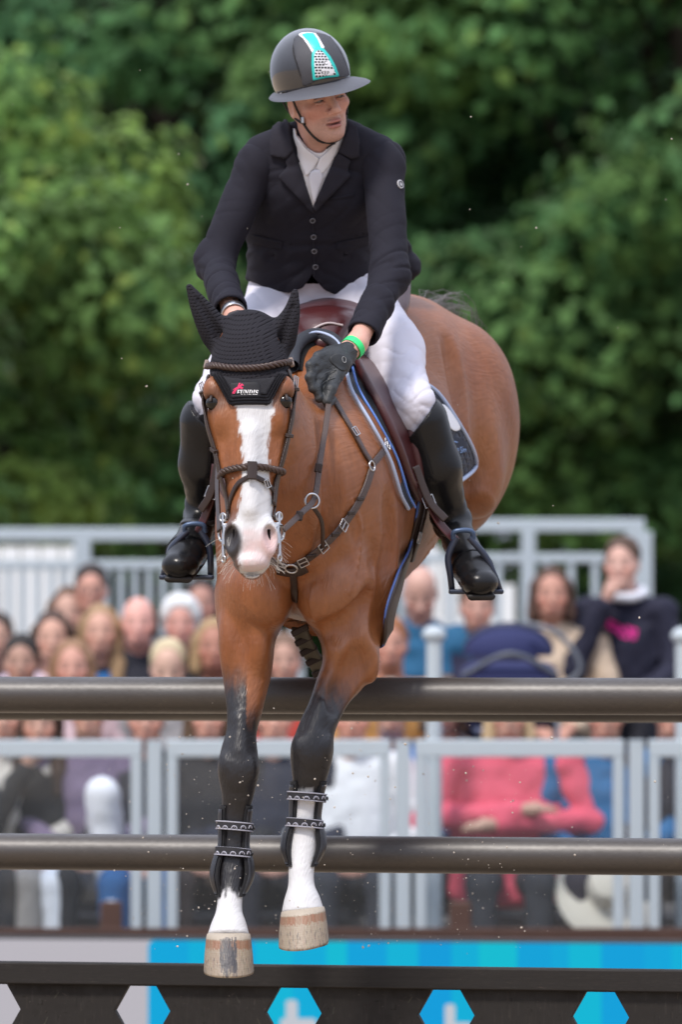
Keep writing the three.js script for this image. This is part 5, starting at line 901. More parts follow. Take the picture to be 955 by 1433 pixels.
// ================================================================ the rider
const rider = thing('person', 'rider in navy jacket, white breeches and helmet leaning over the horse\'s neck', 'person', H(0, 1.72, -.78));
const J = { chest: P(446, 270, -.6), nb: P(450, 203, -.49), shL: P(361, 227, -.51), shR: P(536, 226, -.47), elL: P(300, 366, -.46), elR: P(547, 384, -.33), wrL: P(325, 437, -.22), wrR: P(500, 480, -.13), hipL: P(402, 420, -.78), hipR: P(500, 422, -.76), knL: P(304, 556, -.42), knR: P(576, 566, -.37), anL: P(284, 712, -.56), anR: P(633, 726, -.52) };
// head measure
const RY = 24 * Math.PI / 180, RP = -7 * Math.PI / 180, RR = 15 * Math.PI / 180;
const rf = V(Math.sin(RY) * Math.cos(RP), Math.sin(RP), Math.cos(RY) * Math.cos(RP)), rl0 = V(Math.cos(RY), 0, -Math.sin(RY)), ru0 = rf.clone().cross(rl0), rl = rl0.clone().multiplyScalar(Math.cos(RR)).addScaledVector(ru0, Math.sin(RR)), ru = ru0.clone().multiplyScalar(Math.cos(RR)).addScaledVector(rl0, -Math.sin(RR));
const RC = P(442, 126, -.40), RH = (lat, up, fw) => RC.clone().addScaledVector(rl, lat).addScaledVector(ru, up).addScaledVector(rf, fw);
const rb = (lat, up, fw, a, b, c, k = .02, op = 1, tw) => ball(RH(lat, up, fw), a, b, c, k, op, rl, ru);
const FD0 = -.012, rg = (lat, up, fw, ...q) => rb(lat, up + FD0, fw, ...q), RG = (lat, up, fw) => RH(lat, up + FD0, fw);   // features of the face, set low under the brim
const rHead = [rb(0, .03, -.012, .077, .096, .098), rb(0, -.04, .026, .062, .088, .068, .03), rb(0, -.094, .032, .041, .040, .052, .025), rb(0, -.121, .066, .019, .016, .017, .022)];
for (const s of [-1, 1]) rHead.push(
  cone(RH(s * .061, -.055, -.01), RH(s * .018, -.119, .056), .013, .011, .028), rg(s * .045, -.028, .056, .021, .015, .024, .022), cone(RG(s * .012, .016, .092), RG(s * .05, .014, .069), .0115, .009, .016),
  rg(s * .031, -.006, .104, .019, .0125, .02, .012, -1), rg(s * .0135, -.043, .100, .0095, .0085, .012, .008), rg(s * .0075, -.0510, .107, .004, .003, .007, .003, -1), cone(RG(s * .018, -.046, .098), RG(s * .030, -.072, .082), .003, .003, .008, -1),
  rb(s * .0755, -.030, -.012, .007, .031, .019, .008), rb(s * .080, -.030, -.008, .005, .02, .011, .006, -1));
rHead.push(cone(RG(0, .008, .090), RG(0, -.034, .119), .0085, .0110, .010), rg(0, -.039, .115, .0115, .009, .011, .008), rg(0, -.0685, .094, .023, .0062, .011, .007), rg(0, -.083, .091, .019, .0074, .011, .007), rg(.002, -.0757, .106, .0185, .0032, .018, .003, -1), rg(0, -.0945, .098, .018, .004, .008, .008, -1));
rHead.push(cone(RH(0, -.075, -.025), P(449, 208, -.5), .056, .062, .03), cone(RH(-.035, -.11, 0), P(440, 207, -.46), .016, .015, .03), cone(RH(.02, -.12, .01), P(452, 208, -.45), .014, .014, .03));
const rHeadField = new Field(rHead, (d, x, y, z) => d + .0004 * noise3(x * 260, y * 260, z * 260));
function handPrims(w, k, dirs, r = .0100) { // palm from wrist to the four knuckles, then curled fingers
  const out = []; k.forEach((q, i) => { out.push(cone(w[i], q, .020, .0135, .014)); const d = dirs[i]; out.push(cone(q, d[0], r * 1.08, r, .004), cone(d[0], d[1], r, r * .92, .004), cone(d[1], d[2], r * .92, r * .8, .004)); }); return out;
}
const handR = [...handPrims([P(490, 488, -0.105), P(488, 494, -0.100), P(484, 500, -0.100), P(480, 505, -0.110)],
    [P(446, 499, -0.005), P(444, 514, 0.008), P(449, 528, 0.005), P(458, 541, -0.005)],
    [[P(434, 511, 0.030), P(436, 527, 0.035), P(447, 531, 0.010)], [P(433, 528, 0.040), P(438, 544, 0.040), P(450, 543, 0.010)], [P(442, 543, 0.035), P(447, 557, 0.035), P(457, 553, 0.005)], [P(455, 553, 0.020), P(459, 565, 0.020), P(466, 560, -0.005)]]),
  cone(P(482, 500, -0.095), P(472, 525, -0.020), .019, .016, .02), cone(P(472, 525, -0.020), P(463, 545, 0.020), .0145, .013, .008), cone(P(463, 545, 0.020), P(458, 562, 0.035), .013, .0105, .006), ball(P(468, 506, -0.050), .033, .03, .03, .03)];
const handL = [...handPrims([P(326, 442, -0.210), P(330, 444, -0.210), P(334, 446, -0.210), P(338, 448, -0.210)],
    [P(334, 462, -0.120), P(342, 461, -0.120), P(350, 462, -0.125), P(357, 464, -0.130)],
    [[P(336, 478, -0.090), P(342, 488, -0.100), P(346, 482, -0.130)], [P(345, 478, -0.090), P(350, 488, -0.100), P(352, 480, -0.130)], [P(353, 478, -0.090), P(357, 487, -0.100), P(358, 480, -0.130)], [P(360, 478, -0.100), P(363, 486, -0.110), P(363, 478, -0.140)]]),
  cone(P(340, 450, -0.180), P(356, 452, -0.130), .017, .014, .015), cone(P(356, 452, -0.130), P(366, 462, -0.100), .013, .011, .006), ball(P(340, 452, -0.160), .032, .026, .03, .03)];
const bodyPrims = [ // the figure under the clothes
  loft([[P(448, 420, -.82), .15, .1, .1], [P(440, 350, -.71), .13, .09, .09], [P(443, 280, -.62), .15, .1, .1], [P(449, 220, -.53), .14, .07, .09], [J.nb.clone().add(V(0, -.01, 0)), .06, .05, .06]], V(1, 0, 0), V(0, .3, 1), .04),
  cone(J.nb, J.shL, .045, .05), cone(J.nb, J.shR, .045, .05), cone(J.shL, J.elL, .046, .035), cone(J.shR, J.elR, .046, .035), cone(J.elL, J.wrL, .034, .026), cone(J.elR, J.wrR, .034, .027), cone(J.wrR, P(487, 492, -.105), .027, .03, .02), cone(J.wrL, P(330, 444, -.205), .026, .03, .02),
  cone(J.hipL, J.knL, .075, .046, .04), cone(J.hipR, J.knR, .075, .046, .04), cone(J.knL, J.anL, .042, .03, .03), cone(J.knR, J.anR, .042, .03, .03), cone(J.anL, P(262, 785, -.36), .028, .026, .02), cone(J.anR, P(662, 808, -.32), .028, .026, .02)];
const SKIN = [.60, .345, .275];
function skinTone(p) {
  const q = p.clone().sub(RC), lat = q.dot(rl), up = q.dot(ru) - FD0, fw = q.dot(rf), n = noise3(p.x * 300, p.y * 300, p.z * 300), n2 = fbm(p.x * 40, p.y * 40, p.z * 40);
  let c = SKIN.map((v, i) => v * (1 + .07 * n + (i ? .14 : .08) * n2));
  c = mix3(c, [.50, .20, .15], .5 * smooth(.04, .015, Math.hypot(Math.abs(lat) - .045, up + .035)) * (fw > .03 ? 1 : 0) + .45 * smooth(.022, .006, Math.hypot(lat, up + .04, fw - .11)));
  const beard = (fw > -.01 && Math.hypot(lat * .9, (up + .1) * 1.0) < .062 && up < -.055) ? 1 : 0;
  c = mix3(c, [.20, .14, .12], beard * .42 * (0.7 + .5 * n) * smooth(.062, .045, Math.hypot(lat * .9, up + .1)));
  const lip = smooth(1.15, .85, Math.hypot(lat / .0225, (up + .0765) / .0135)) * (fw > .08 ? 1 : 0); c = mix3(c, [.42, .155, .14], lip * .75);
  if (lip > .3 && fw < .096 && Math.abs(up + .0755) < .003) c = mix3(c, [.08, .03, .03], .7);
  const brow = smooth(.0065, .003, Math.abs(up - .014 + Math.abs(lat) * .06)) * smooth(.010, .016, Math.abs(lat)) * smooth(.058, .048, Math.abs(lat)) * (fw > .06 ? 1 : 0); c = mix3(c, [.10, .065, .045], brow * (.7 + .3 * n));
  return c;
}
const skinMat = mat(0xffffff, .48, { vertexColors: true, specularIntensity: .6, sheen: .15, sheenColor: lin(.6, .3, .25) });
{
  const a = rHeadField.mesh(.0028, skinTone), b = new Field(bodyPrims).mesh(.008, skinTone), c = new Field([...handR]).mesh(.0035, skinTone), d = new Field([...handL]).mesh(.0045, skinTone);
  part('body', mergeGeometries([a, b, c, d]), skinMat, rider);
  for (const s of [-1, 1]) { part('eye', new THREE.SphereGeometry(.0122, 20, 14).translate(...RG(s * .031, -.006, .0785).toArray()), mat(lin(.2, .18, .17), .3), rider); part('iris', new THREE.SphereGeometry(.0072, 16, 10).scale(1, 1, .6).translate(...RG(s * .031 + .004, -.008, .0865).toArray()), mat(lin(.05, .045, .04), .1), rider);
    const lid = []; for (let i = 0; i <= 8; i++) { const x = lerp(-1, 1, i / 8); lid.push(RG(s * .031 + x * .0135, -.003 + .0035 * (1 - x * x), .0785 + .0118 * Math.sqrt(1.15 - x * x * .8))); } part('eyelid', tube(lid, .0043, 14, 8), mat(lin(.46, .25, .2), .5), rider); part('eyelid', tube(lid.map((p, i) => p.clone().addScaledVector(ru, -.0138 + .0045 * Math.abs(i / 4 - 1))), .0036, 14, 8), mat(lin(.48, .26, .21), .5), rider); }
}
// ---------------------------------------------------------------- helmet
{
  const hg = new Field([rb(0, .052, -.014, .107, .122, .136)], (d, x, y, z) => { const q = V(x, y, z).sub(RC), up = q.dot(ru), fw = q.dot(rf); return Math.max(d, (.020 - fw * .02 - .03 * smooth(.02, -.12, fw)) - up, -(d + .012)); }); hg.reach = 9;
  const gloss = mat(lin(.022, .022, .026), .2, { clearcoat: 1, clearcoatRoughness: .06 }), matte = mat(lin(.045, .046, .055), .55, { bumpMap: repTex(grainTex, 10), bumpScale: .0004 });
  const helmet = part('helmet', hg.mesh(.0032, null), gloss, rider);
  const on2 = (x, y, o) => hg.see(x, y, o, .2);
  part('front_panel', patch([[412, 52], [424, 45], [445, 44.5], [462, 50], [475, 67], [484, 86], [489, 104], [470, 108], [447, 111], [425, 119], [421, 102], [413, 78]], hg, .0016, .003, 3, { z0: .2 }), matte, helmet);
  for (const l of [[[412, 53], [410, 70], [416, 92], [426, 119]], [[462, 50], [475, 67], [484, 86], [489, 104]]]) part('seam', tube(l.map(q => on2(...q, .0012)).filter(Boolean).map(q => q.p), .0014, 30, 6), mat(lin(.008, .008, .009), .6), helmet);
  part('white_stripe', patch([[417, 47], [422, 44.6], [432, 43.6], [442, 45], [447, 52], [455, 66], [447, 66], [438, 74], [431, 62], [424, 52]], hg, .0026, .002, 2, { z0: .2, curved: false }), M.white, helmet);
  const teal = mat(lin(.02, .50, .46), .4);
  part('teal_stripe', patch([[422, 46.5], [430, 44.4], [439, 45], [445, 54], [450, 66], [442, 70], [437, 66], [431, 56]], hg, .0038, .002, 2, { z0: .2, curved: false }), teal, helmet);
  const gr = [[438, 112], [436, 90], [436.5, 74], [440, 66.5], [447, 64.5], [454, 67], [463, 78], [470, 91], [475.5, 106], [456, 108]];
  const frame = part('grille_frame', patch(gr, hg, .0052, .004, 2, { z0: .2, curved: false }), teal, helmet);
  const cv = document.createElement('canvas'); cv.width = 256; cv.height = 320; const g = cv.getContext('2d'); g.fillStyle = '#d9dade'; g.fillRect(0, 0, 256, 320); g.fillStyle = '#15161b';
  for (let r = 0; r < 10; r++) for (let k = 0; k < 7; k++) { if (r > 3 && r < 6 && k > 2 && k < 5) continue; if (r > 6 && r < 9 && k > 1 && k < 6) continue; g.fillRect(4 + k * 36 + (r % 2) * 10, 5 + r * 32, 27, 21); }
  g.lineWidth = 8; g.strokeStyle = '#15161b'; g.beginPath(); g.arc(134, 152, 20, .6, 5.2); g.stroke(); g.font = 'bold 54px sans-serif'; g.fillText('KEP', 74, 284, 110);
  const tx = new THREE.CanvasTexture(cv); tx.colorSpace = THREE.SRGBColorSpace;
  part('grille', patch([[441.5, 108], [440, 90], [440, 76], [443, 70], [447.5, 68.5], [452, 71], [459.5, 80], [466, 92], [471, 103.5], [456, 105.5]], hg, .0062, .003, 2, { z0: .2, curved: false }), mat(0xffffff, .35, { map: tx }), frame);
  // brim
  const pos = [], idx = [], uv = [], N = 72, K = 8;
  for (const sd of [1, -1]) for (let i = 0; i <= N; i++) { const a = lerp(-1.95, 1.95, i / N), ex = .006 + .060 * Math.pow(Math.max(0, Math.cos(a * .78)), .8); for (let j = 0; j <= K; j++) { const t = j / K, R = ex * t, th = .0035 * Math.sqrt(Math.max(0, 1 - Math.pow(t, 6))); const p = RH(Math.sin(a) * (.104 + R), .026 - .020 * t * Math.max(0, Math.cos(a)) - .006 * t + sd * th - .014 * smooth(.4, 1.6, Math.abs(a)) , -.014 + Math.cos(a) * (.131 + R)); pos.push(p.x, p.y, p.z); uv.push(i / N * .5, t * .06); } }
  const W = K + 1, T = (N + 1) * W; for (let i = 0; i < N; i++) for (let j = 0; j < K; j++) { const q = i * W + j; idx.push(q, q + 1, q + W, q + 1, q + W + 1, q + W, T + q, T + q + W, T + q + 1, T + q + 1, T + q + W, T + q + W + 1); }
  const bg = new THREE.BufferGeometry(); bg.setAttribute('position', new THREE.Float32BufferAttribute(pos, 3)); bg.setAttribute('uv', new THREE.Float32BufferAttribute(uv, 2)); bg.setIndex(idx); bg.computeVertexNormals();
  part('brim', bg, mat(lin(.07, .072, .085), .5, { bumpMap: repTex(grainTex, 8), bumpScale: .0004 }), helmet);
  // harness
  const sm = mat(lin(.012, .012, .012), .6), nearHead = (a, b, c, o) => rHeadField.near(RH(a, b, c), o).p;
  for (const s of [-1, 1]) {
    part('chin_strap', tube([RH(s * .086, .0, .03), nearHead(s * .074, -.05, .02, .003), nearHead(s * .058, -.09, .03, .003), nearHead(s * .03, -.126, .045, .004), nearHead(0, -.137, .055, .004)], .0032, 40, 7), sm, helmet);
    part('ear_strap', tube([RH(s * .088, .0, -.045), RH(s * .078, -.04, -.035), nearHead(s * .068, -.068, .01, .004), nearHead(s * .06, -.078, .032, .004)], .003, 30, 7), sm, helmet);
    part('strap_clip', boxAt(.008, .018, .012, nearHead(s * .066, -.066, .03, .005), .002), s < 0 ? M.steel : sm, helmet);
  }
  part('strap_end', tube([nearHead(.004, -.137, .055, .006), RH(-.006, -.148, .058), RH(-.022, -.156, .05)], .0024, 12, 6), sm, helmet);
  // short hair at the nape and temples
  const hair = new Field([rb(0, .02, -.02, .079, .085, .098)], (d, x, y, z) => { const q = V(x, y, z).sub(RC), up = q.dot(ru), fw = q.dot(rf); return Math.max(d + .0012 * noise3(x * 400, y * 120, z * 400), up - .04, -(up + .03 + .25 * (fw + .02)), fw - .035); }); hair.reach = 9;
  part('hair', hair.mesh(.004, null), mat(lin(.06, .04, .028), .8), rider);
}
// ---------------------------------------------------------------- jacket
const hem = (x, z) => { // lower edge of the jacket front, two rounded quarters
  const px = 477.5 + x * 496, c = 437; const pts = [[300, 372], [335, 383], [350, 392], [380, 406], [405, 411], [424, 404], [434, 392], [437, 386], [441, 392], [455, 407], [480, 417], [505, 416], [528, 402], [545, 392], [600, 380]];
  let y = pts[0][1]; for (let i = 0; i < pts.length - 1; i++) if (px >= pts[i][0] && px <= pts[i + 1][0]) y = lerp(pts[i][1], pts[i + 1][1], (px - pts[i][0]) / (pts[i + 1][0] - pts[i][0])); if (px > 600) y = 380;
  return CAM_Y + (HORIZON - y) / 499;
};
const ridge = v => { const a = 1 - Math.abs(v); return a * a * a; };   // sharp crease
const jacketPrims = [
  loft([[P(437, 425, -.78), .198, .115, .13], [P(436, 385, -.735), .189, .122, .13], [P(434, 345, -.69), .179, .124, .125], [P(438, 300, -.635), .19, .128, .125], [P(446, 250, -.57), .192, .122, .125], [P(450, 218, -.525), .175, .10, .115], [P(450, 196, -.495), .105, .072, .09], [P(449, 182, -.48), .075, .06, .07]], V(1, 0, 0), V(0, .35, 1), .04, 1, .02, .012),
  cone(P(425, 207, -.51), P(366, 225, -.51), .060, .054, .05), cone(P(475, 207, -.5), P(530, 224, -.475), .060, .054, .05),
  ball(P(405, 262, -.53), .075, .09, .07, .05), ball(P(492, 264, -.52), .075, .09, .07, .05), cone(P(420, 189, -.49), P(370, 214, -.51), .046, .046, .05), cone(P(480, 189, -.48), P(526, 213, -.475), .046, .046, .05),
  cone(P(540, 330, -.85), P(562, 372, -.92), .05, .055, .05)];
const jacketField = new Field(jacketPrims, (d, x, y, z) => {
  const sx = Math.abs(x - (437 - 477.5) / 502), f = .003 * noise3(x * 16, y * 22 + x * 9, z * 14) + .0055 * ridge(noise3(sx * 6 + y * 20 + 3, sx * 10 - y * 4, z * 5)) + .0035 * ridge(noise3(x * 14 - y * 16, y * 18 + 9, z * 8)) - .003;
  const py = HORIZON - (y - CAM_Y) * 502, px = 477.5 + x * 502, waist = .0035 * smooth(7, 0, Math.abs(py - 343 + (px - 437) * .02)) + .004 * smooth(10, 0, Math.abs(py - 352 - Math.abs(px - 437) * .12)) * noise3(x * 50, 1, 1);
  return d + f + waist;
});
const bodyCut = new Field(jacketPrims, (d, x, y, z) => { const e = jacketField.shape(d, x, y, z); return Math.max(e, hem(x, z) - y, -(e + .012)); }); bodyCut.reach = 9;
const clothNavy = mat(lin(.0145, .014, .022), .85, { bumpMap: repTex(weaveTex, 9), bumpScale: .0009, sheen: .08, sheenRoughness: .6, sheenColor: lin(.2, .19, .25), specularIntensity: .5 });
const jacket = part('jacket', bodyCut.mesh(.006, null), clothNavy, rider);
const sleeveFields = [];
for (const [sh, el, wr, cuff, rs, re, rw] of [[J.shL, J.elL, J.wrL, P(323, 434, -.225), .055, .049, .043], [J.shR, J.elR, J.wrR, P(508, 468, -.165), .055, .049, .043]]) {
  const ax1 = el.clone().sub(sh).normalize(), ax2 = cuff.clone().sub(el).normalize();
  const f = new Field([cone(sh, el, rs, re, .03), cone(el, cuff, re, rw, .035), ball(sh.clone().add(V(0, -.006, 0)), .056, .056, .064, .03)], (d, x, y, z) => {
    const q = V(x, y, z), t1 = q.clone().sub(sh).dot(ax1), t2 = q.clone().sub(el).dot(ax2), nearEl = Math.exp(-Math.pow(q.distanceTo(el) / .11, 2)), nearSh = Math.exp(-Math.pow(q.distanceTo(sh) / .12, 2));
    const fold = noise3(t1 * 34 + x * 9, x * 11 + z * 7, y * 5) , fold2 = noise3(t2 * 40 + y * 10, x * 10, z * 12), fold3 = noise3(x * 28, y * 14, z * 22);
    const open = t2 - el.distanceTo(cuff) + .002;
    const e = d + .004 * nearEl * fold + .003 * fold2 * smooth(.0, .1, t2) + .002 * fold3 + .003 * nearSh * fold + .008 * nearEl * ridge(noise3(t1 * 34 + x * 14, x * 8 + z * 6, y * 4)) + .0055 * ridge(noise3(t2 * 38 + y * 12, x * 8, z * 9)) * smooth(.0, .12, t2) + .004 * (nearSh + .2) * ridge(noise3(t1 * 18 - x * 20, y * 9 + x * 7, z * 9)) - .004;
    return Math.max(e, open, -(e + .008) * (t2 > el.distanceTo(cuff) - .05 ? 1 : -1e-3) - (t2 > el.distanceTo(cuff) - .05 ? 0 : 1));
  }); f.reach = 9; sleeveFields.push(f);
  part('sleeve', f.mesh(.005, null), clothNavy, jacket);
}
const jp = (o, off, th, m, name, parent = jacket, opt = {}) => part(name, patch(o, jacketField, off, th, 3, { z0: .3, curved: false, ...opt }), m, parent);
const lapelM = mat(lin(.021, .020, .029), .85, { bumpMap: repTex(weaveTex, 7), bumpScale: .0009, sheen: .08, sheenColor: lin(.2, .19, .25), specularIntensity: .5 });
const shirtM = mat(lin(.72, .72, .76), .75, { bumpMap: repTex(weaveTex, 6), bumpScale: .0005 });
const shirtField = new Field([...jacketPrims.slice(0, 1), ...rHead.slice(-3)]);
const shirt = part('shirt', patch([[404, 170], [409, 200], [424, 243], [437, 290], [440, 290], [458, 244], [472, 214], [485, 186], [478, 184], [462, 204], [448, 214], [430, 207], [414, 186]], shirtField, .006, .004, 3, { z0: .3 }), shirtM, rider);
part('collar_wing', patch([[403, 166], [407, 197], [429, 246], [438, 236], [447, 222], [428, 208], [414, 190], [410, 172]], shirtField, .013, .004, 3, { z0: .3, curved: false }), shirtM, shirt);
part('collar_wing', patch([[447, 222], [443, 234], [451, 243], [471, 216], [487, 186], [482, 180], [470, 199], [460, 211]], shirtField, .013, .004, 3, { z0: .3, curved: false }), shirtM, shirt);
part('tie', patch([[435, 240], [447, 237], [452, 246], [447, 262], [440, 284], [436, 268], [433, 250]], shirtField, .013, .005, 3, { z0: .3 }), mat(lin(.62, .63, .70), .6), shirt);
jp([[381, 176], [398, 162], [404, 170], [408, 198], [411, 210], [400, 222], [378, 217], [377, 197]], .014, .008, lapelM, 'collar');
jp([[487, 166], [500, 176], [504, 197], [503, 219], [492, 222], [473, 212], [480, 196], [485, 184]], .014, .008, lapelM, 'collar');
jp([[411, 209], [399, 224], [402, 233], [389, 246], [413, 272], [438, 299], [438, 288], [424, 246]], .012, .008, lapelM, 'lapel');
jp([[473, 213], [491, 224], [487, 238], [492, 245], [463, 274], [438, 300], [439, 288], [457, 246]], .012, .008, lapelM, 'lapel');
part('front_edge', tube([[437, 300], [438, 320], [439, 345], [440, 370], [440, 386]].map(q => jacketField.see(...q, .001, .3).p), .0022, 30, 6), lapelM, jacket);
for (const [x, y] of [[437.5, 308], [439, 331], [440, 351], [441.5, 373]]) { const h = jacketField.see(x, y, .003, .3); const b = part('button', new THREE.CylinderGeometry(.0078, .0082, .004, 20).applyQuaternion(aim(V(0, 1, 0), h.n)).translate(h.p.x, h.p.y, h.p.z), mat(lin(.02, .02, .024), .35), jacket); part('button_rim', ringTube(h.p.clone().addScaledVector(h.n, .002), h.n, .0068, .0014, 20, 6), mat(lin(.16, .16, .18), .4), b); }
jp([[352, 328], [395, 339], [394, 349], [351, 340]], .004, .004, clothNavy, 'pocket_flap'); jp([[470, 340], [517, 330], [518, 342], [472, 351]], .004, .004, clothNavy, 'pocket_flap'); jp([[462, 276], [498, 270], [498, 274], [463, 280]], .002, .003, clothNavy, 'breast_pocket');
{ const h = sleeveFields[1].see(561, 257, .001, .3); const d = part('sleeve_badge', new THREE.CylinderGeometry(.0125, .0125, .003, 24).applyQuaternion(aim(V(0, 1, 0), h.n)).translate(h.p.x, h.p.y, h.p.z), mat(lin(.5, .5, .52), .5), jacket); part('emblem', ringTube(h.p.clone().addScaledVector(h.n, .002), h.n, .0075, .0016, 20, 6), mat(lin(.03, .03, .04), .5), d); }
// ---------------------------------------------------------------- breeches
const breechPrims = [loft([[P(448, 450, -.80), .17, .13, .12], [P(446, 415, -.78), .185, .125, .13], [P(440, 370, -.74), .175, .11, .12]], V(1, 0, 0), V(0, .3, 1), .04),
  cone(P(398, 425, -.78), P(345, 480, -.58), .105, .085, .05), cone(P(345, 480, -.58), J.knL, .085, .062, .04), cone(P(502, 425, -.74), P(547, 490, -.54), .105, .086, .05), cone(P(547, 490, -.54), J.knR, .088, .064, .04), cone(J.knL, P(297, 600, -.45), .06, .052, .03), cone(J.knR, P(586, 612, -.4), .062, .054, .03)];
const breechField = new Field(breechPrims, (d, x, y, z) => d + .003 * noise3(x * 22, y * 20, z * 20) + .003 * ridge(noise3(x * 22 + y * 26, y * 14 - x * 12, z * 8)) + .0035 * ridge(noise3(x * 30 - y * 22, y * 26, z * 12)) * smooth(2.42, 2.32, y));
part('breeches', breechField.mesh(.006, null), mat(lin(.65, .64, .73), .7, { bumpMap: repTex(weaveTex, 8), bumpScale: .0006, sheen: .3, sheenColor: lin(.5, .5, .55) }), rider);
// ---------------------------------------------------------------- boots
const bootM = mat(lin(.008, .008, .009), .27, { bumpMap: repTex(grainTex, 5), bumpScale: .0003, specularIntensity: .6 });
const bootField = [];
for (const [s, kn, md, an, hl2, ball2, toe] of [[1, P(588, 590, -.39), P(610, 655, -.42), P(632, 727, -.52), P(640, 760, -.60), P(660, 791, -.38), P(672, 815, -.29)], [-1, P(291, 590, -.43), P(287, 650, -.47), P(286, 716, -.56), P(283, 748, -.64), P(263, 769, -.43), P(252, 791, -.34)]]) {
  const f = new Field([cone(kn, md, .078, .068, .03), cone(md, an, .068, .047, .03), cone(an, ball2, .046, .046, .03), ball(ball2.clone().lerp(toe, .25), .056, .046, .075, .03), ball(toe, .052, .040, .06, .03), cone(an, hl2, .04, .036, .03), cone(hl2, ball2, .034, .034, .03)], (d, x, y, z) => {
    const q = V(x, y, z), ank = Math.exp(-Math.pow(q.distanceTo(an) / .055, 2)), dir = md.clone().sub(an).normalize(), t = q.clone().sub(an).dot(dir), top = q.clone().sub(kn).dot(kn.clone().sub(md).normalize()) - .005 - (x - kn.x) * s * .9;
    const e = d + .0065 * ank * Math.sin(t * 150 + x * 30) * .9 + .0012 * noise3(x * 30, y * 12, z * 30);
    return Math.max(e, top);
  }); f.reach = 9; bootField.push(f);
  const b = part('boot', f.mesh(.0055, null), bootM, rider);
  const dir = toe.clone().sub(hl2).normalize(); const sole = []; for (let i = 0; i <= 10; i++) { const t = i / 10; sole.push({ p: hl2.clone().lerp(toe.clone().addScaledVector(dir, .028), t).add(V(0, lerp(-.030, -.030, t), 0)), n: V(0, -1, -.1) }); }
  part('sole', strap(sole, .086, .011, 30, t => .72 + .28 * Math.sin(Math.min(1, t * 1.1) * 2.4)), mat(lin(.015, .014, .014), .6), b);
  const seam = [[0, 0], [.5, .0], [1, 0]].map(([t]) => kn.clone().lerp(an, .1 + t * .85).add(V(-s * .012, 0, .2))).map(p => f.meet(p, p.clone().add(V(0, 0, -.5)), .0008)?.p).filter(Boolean); if (seam.length > 2) part('seam', tube(seam, .0012, 30, 6), bootM, b);
  const cap = []; for (let i = 0; i <= 14; i++) { const a = lerp(-1.4, 1.4, i / 14), h = f.near(ball2.clone().lerp(toe, .35).add(V(Math.sin(a) * .06, Math.cos(a) * .055 - .008, .0)), .0008); cap.push(h.p); } part('toe_cap_seam', tube(cap, .0016, 30, 6), bootM, b);
  // spur
  part('spur', join([tube([an.clone().add(V(-.05, -.012, .03)), an.clone().add(V(-.03, -.014, -.04)), an.clone().add(V(.03, -.014, -.04)), an.clone().add(V(.05, -.012, .03))], .004, 24, 7), tube([an.clone().add(V(0, -.014, -.045)), an.clone().add(V(0, -.02, -.08))], .0035, 4, 7)]), M.steel, b);
  part('spur_strap', strap([-1.3, -.65, 0, .65, 1.3].map(a => f.near(an.clone().lerp(ball2, .3).add(V(Math.sin(a) * .06, .0, Math.cos(a) * .06)), .001)), .014, .003, 30), M.blackLeather, b);
}
// ---------------------------------------------------------------- gloves and wrists
const gloveM = mat(lin(.022, .025, .028), .5, { bumpMap: repTex(grainTex, 9), bumpScale: .0012 });
for (const [prims, w, i] of [[handR, J.wrR, 1], [handL, J.wrL, 0]]) {
  const gf = new Field(prims.map(p => ({ ...p, r: p.r + .004 })), (d, x, y, z) => d - .0024 + .0008 * noise3(x * 110, y * 110, z * 110)); gf.reach = .03;
  const g = part('glove', gf.mesh(i ? .003 : .0045, null), gloveM, rider);
  if (i) {
    part('wrist_tab', patch([[462, 503], [470, 494], [486, 498], [493, 509], [484, 519], [470, 512]], gf, .002, .003, 2, { z0: .3 }), mat(lin(.016, .018, .02), .5), g);
    const h = gf.see(482, 503, .003, .3); part('logo', ringTube(h.p, h.n, .0085, .0007, 24, 5, .75), mat(lin(.4, .4, .4), .5), g);
    for (const l of [[[448, 530], [456, 522], [470, 518], [484, 522]], [[444, 546], [455, 534], [468, 529], [480, 530]]]) part('stitching', tube(l.map(q => gf.see(...q, .0006, .3)).filter(Boolean).map(q => q.p), .0012, 20, 5), mat(lin(.05, .055, .06), .5), g);
  }
}
{ // green paper band and a watch
  const ring = (c, ax, r, w, th, m, name) => { const pn = []; const q = aim(V(0, 1, 0), ax); for (let i = 0; i <= 32; i++) { const a = i / 32 * 6.2832, n = V(Math.cos(a), 0, Math.sin(a)).applyQuaternion(q); pn.push({ p: c.clone().addScaledVector(n, r), n }); } return part(name, strap(pn, w, th, 64), m, rider); };
  const ax = P(487, 492, -.105).sub(J.wrR);
  ring(P(494.5, 486, -.117), ax, .0315, .021, .0015, mat(lin(.03, .72, .2), .55), 'wristband');
  const axl = P(330, 444, -.205).sub(J.elL); const wt = ring(P(326, 437, -.215), axl, .031, .02, .003, M.steel, 'watch');
}
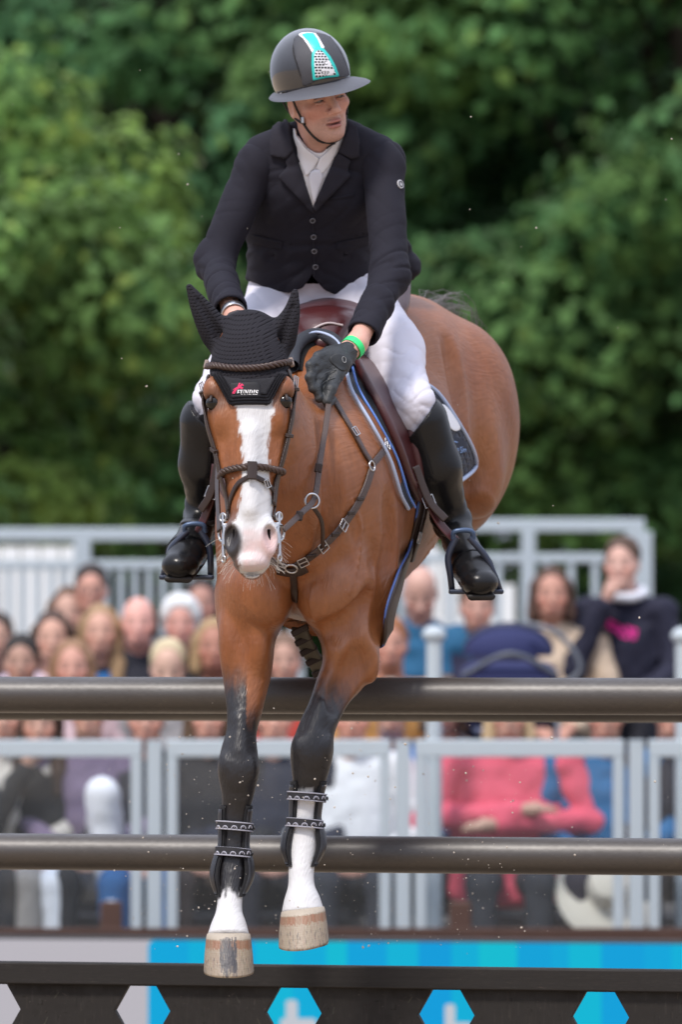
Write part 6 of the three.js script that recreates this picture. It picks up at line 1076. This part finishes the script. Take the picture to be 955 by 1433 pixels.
// ---------------------------------------------------------------- stirrups and leathers
for (const [s, top, toeP, lea, label] of [[1, P(648, 752, -.33), P(665, 802, -.34), [[588, 672, -.30], [600, 702, -.31], [618, 735, -.32], [640, 758, -.33]], 'navy stirrup iron round the boot beside the quilted pad corner'], [-1, P(272, 743, -.38), P(259, 782, -.39), [[302, 650, -.34], [297, 690, -.35], [287, 722, -.37], [277, 745, -.38]], 'navy stirrup iron round the boot beside the horse\'s muzzle']]) {
  const t = thing('stirrup', label, 'stirrup', toeP.clone().add(V(0, -.06, 0)), 'stirrups'), navy = mat(lin(.022, .03, .055), .35, { metalness: .3, clearcoat: .3 });
  const a = toeP.clone().add(V(-.062, -.052, -.015)), b = toeP.clone().add(V(.07, -.05, -.015));
  part('branch', tube([top.clone().add(V(-.018, 0, .012)), top.clone().lerp(a, .35).add(V(-.03, 0, .02)), a.clone().lerp(top, .3).add(V(-.014, 0, .02)), a], .0095, 30, 10), navy, t);
  part('branch', tube([top.clone().add(V(.018, 0, .012)), top.clone().lerp(b, .35).add(V(.026, 0, .02)), b.clone().lerp(top, .3).add(V(.014, 0, .02)), b], .0095, 30, 10), navy, t);
  part('tread', boxAt(b.x - a.x + .02, .014, .05, a.clone().lerp(b, .5), .006), navy, t);
  part('eye_bar', tube([top.clone().add(V(-.026, -.004, .012)), top.clone().add(V(-.024, .014, .02)), top.clone().add(V(.024, .016, .02)), top.clone().add(V(.03, -.004, .012))], .0075, 20, 8), mat(lin(.05, .085, .16), .35, { metalness: .3 }), t);
  const pn = lea.map(q => ({ p: P(...q), n: V(s * .6, .2, 1) }));
  const lt = lone('stirrup_leather', strap(pn, .026, .004, 40), M.maroon, s > 0 ? 'maroon stirrup leather hanging past the girth' : 'maroon stirrup leather hanging beside the bridle', 'stirrup leather', 'stirrup leathers');
  part('buckle', buckle({ p: P(lea[1][0], lea[1][1], lea[1][2] + .004), n: V(s * .5, .2, 1).normalize() }, .034, .03, V(.5 * s, -1, .2)), M.steel, lt, false);
  part('overlap', strap([{ p: P(lea[0][0] - s * 6, lea[0][1] - 20, lea[0][2] + .012), n: V(s * .6, .2, 1) }, { p: P(lea[1][0] + s * 2, lea[1][1], lea[1][2] + .014), n: V(s * .6, .2, 1) }, { p: P(lea[2][0] + s * 6, lea[2][1] - 8, lea[2][2] + .014), n: V(s * .6, .2, 1) }], .024, .004, 30), M.darkLeather, lt, false);
}

// ================================================================ sand thrown up by the horse
{
  const g = new THREE.IcosahedronGeometry(1, 0), n = 620, im = new THREE.InstancedMesh(g, mat(lin(.46, .41, .35), .9), n), m = new THREE.Matrix4(), q = new THREE.Quaternion();
  for (let i = 0; i < n; i++) {
    const low = rnd() < .6, px = low ? rr(200, 760) + rr(-80, 80) : rr(-20, 970), py = low ? rr(1010, 1330) : rr(10, 1340), z = rr(-1.3, 1.0), big = Math.pow(rnd(), 5);
    if (!low && rnd() < .8) { i--; continue; }
    q.setFromEuler(new THREE.Euler(rnd() * 6, rnd() * 6, rnd() * 6)); const s = .0006 + .0026 * big + .0007 * rnd();
    m.compose(P(px, py, z), q, V(s * rr(.7, 1.4), s, s * rr(.7, 1.2))); im.setMatrixAt(i, m);
  }
  im.name = 'flying_sand'; im.userData = { kind: 'stuff', label: 'grains of pale sand flying round the horse\'s legs', category: 'sand' }; im.castShadow = true; scene.add(im);
}

renderer.render(scene, camera);
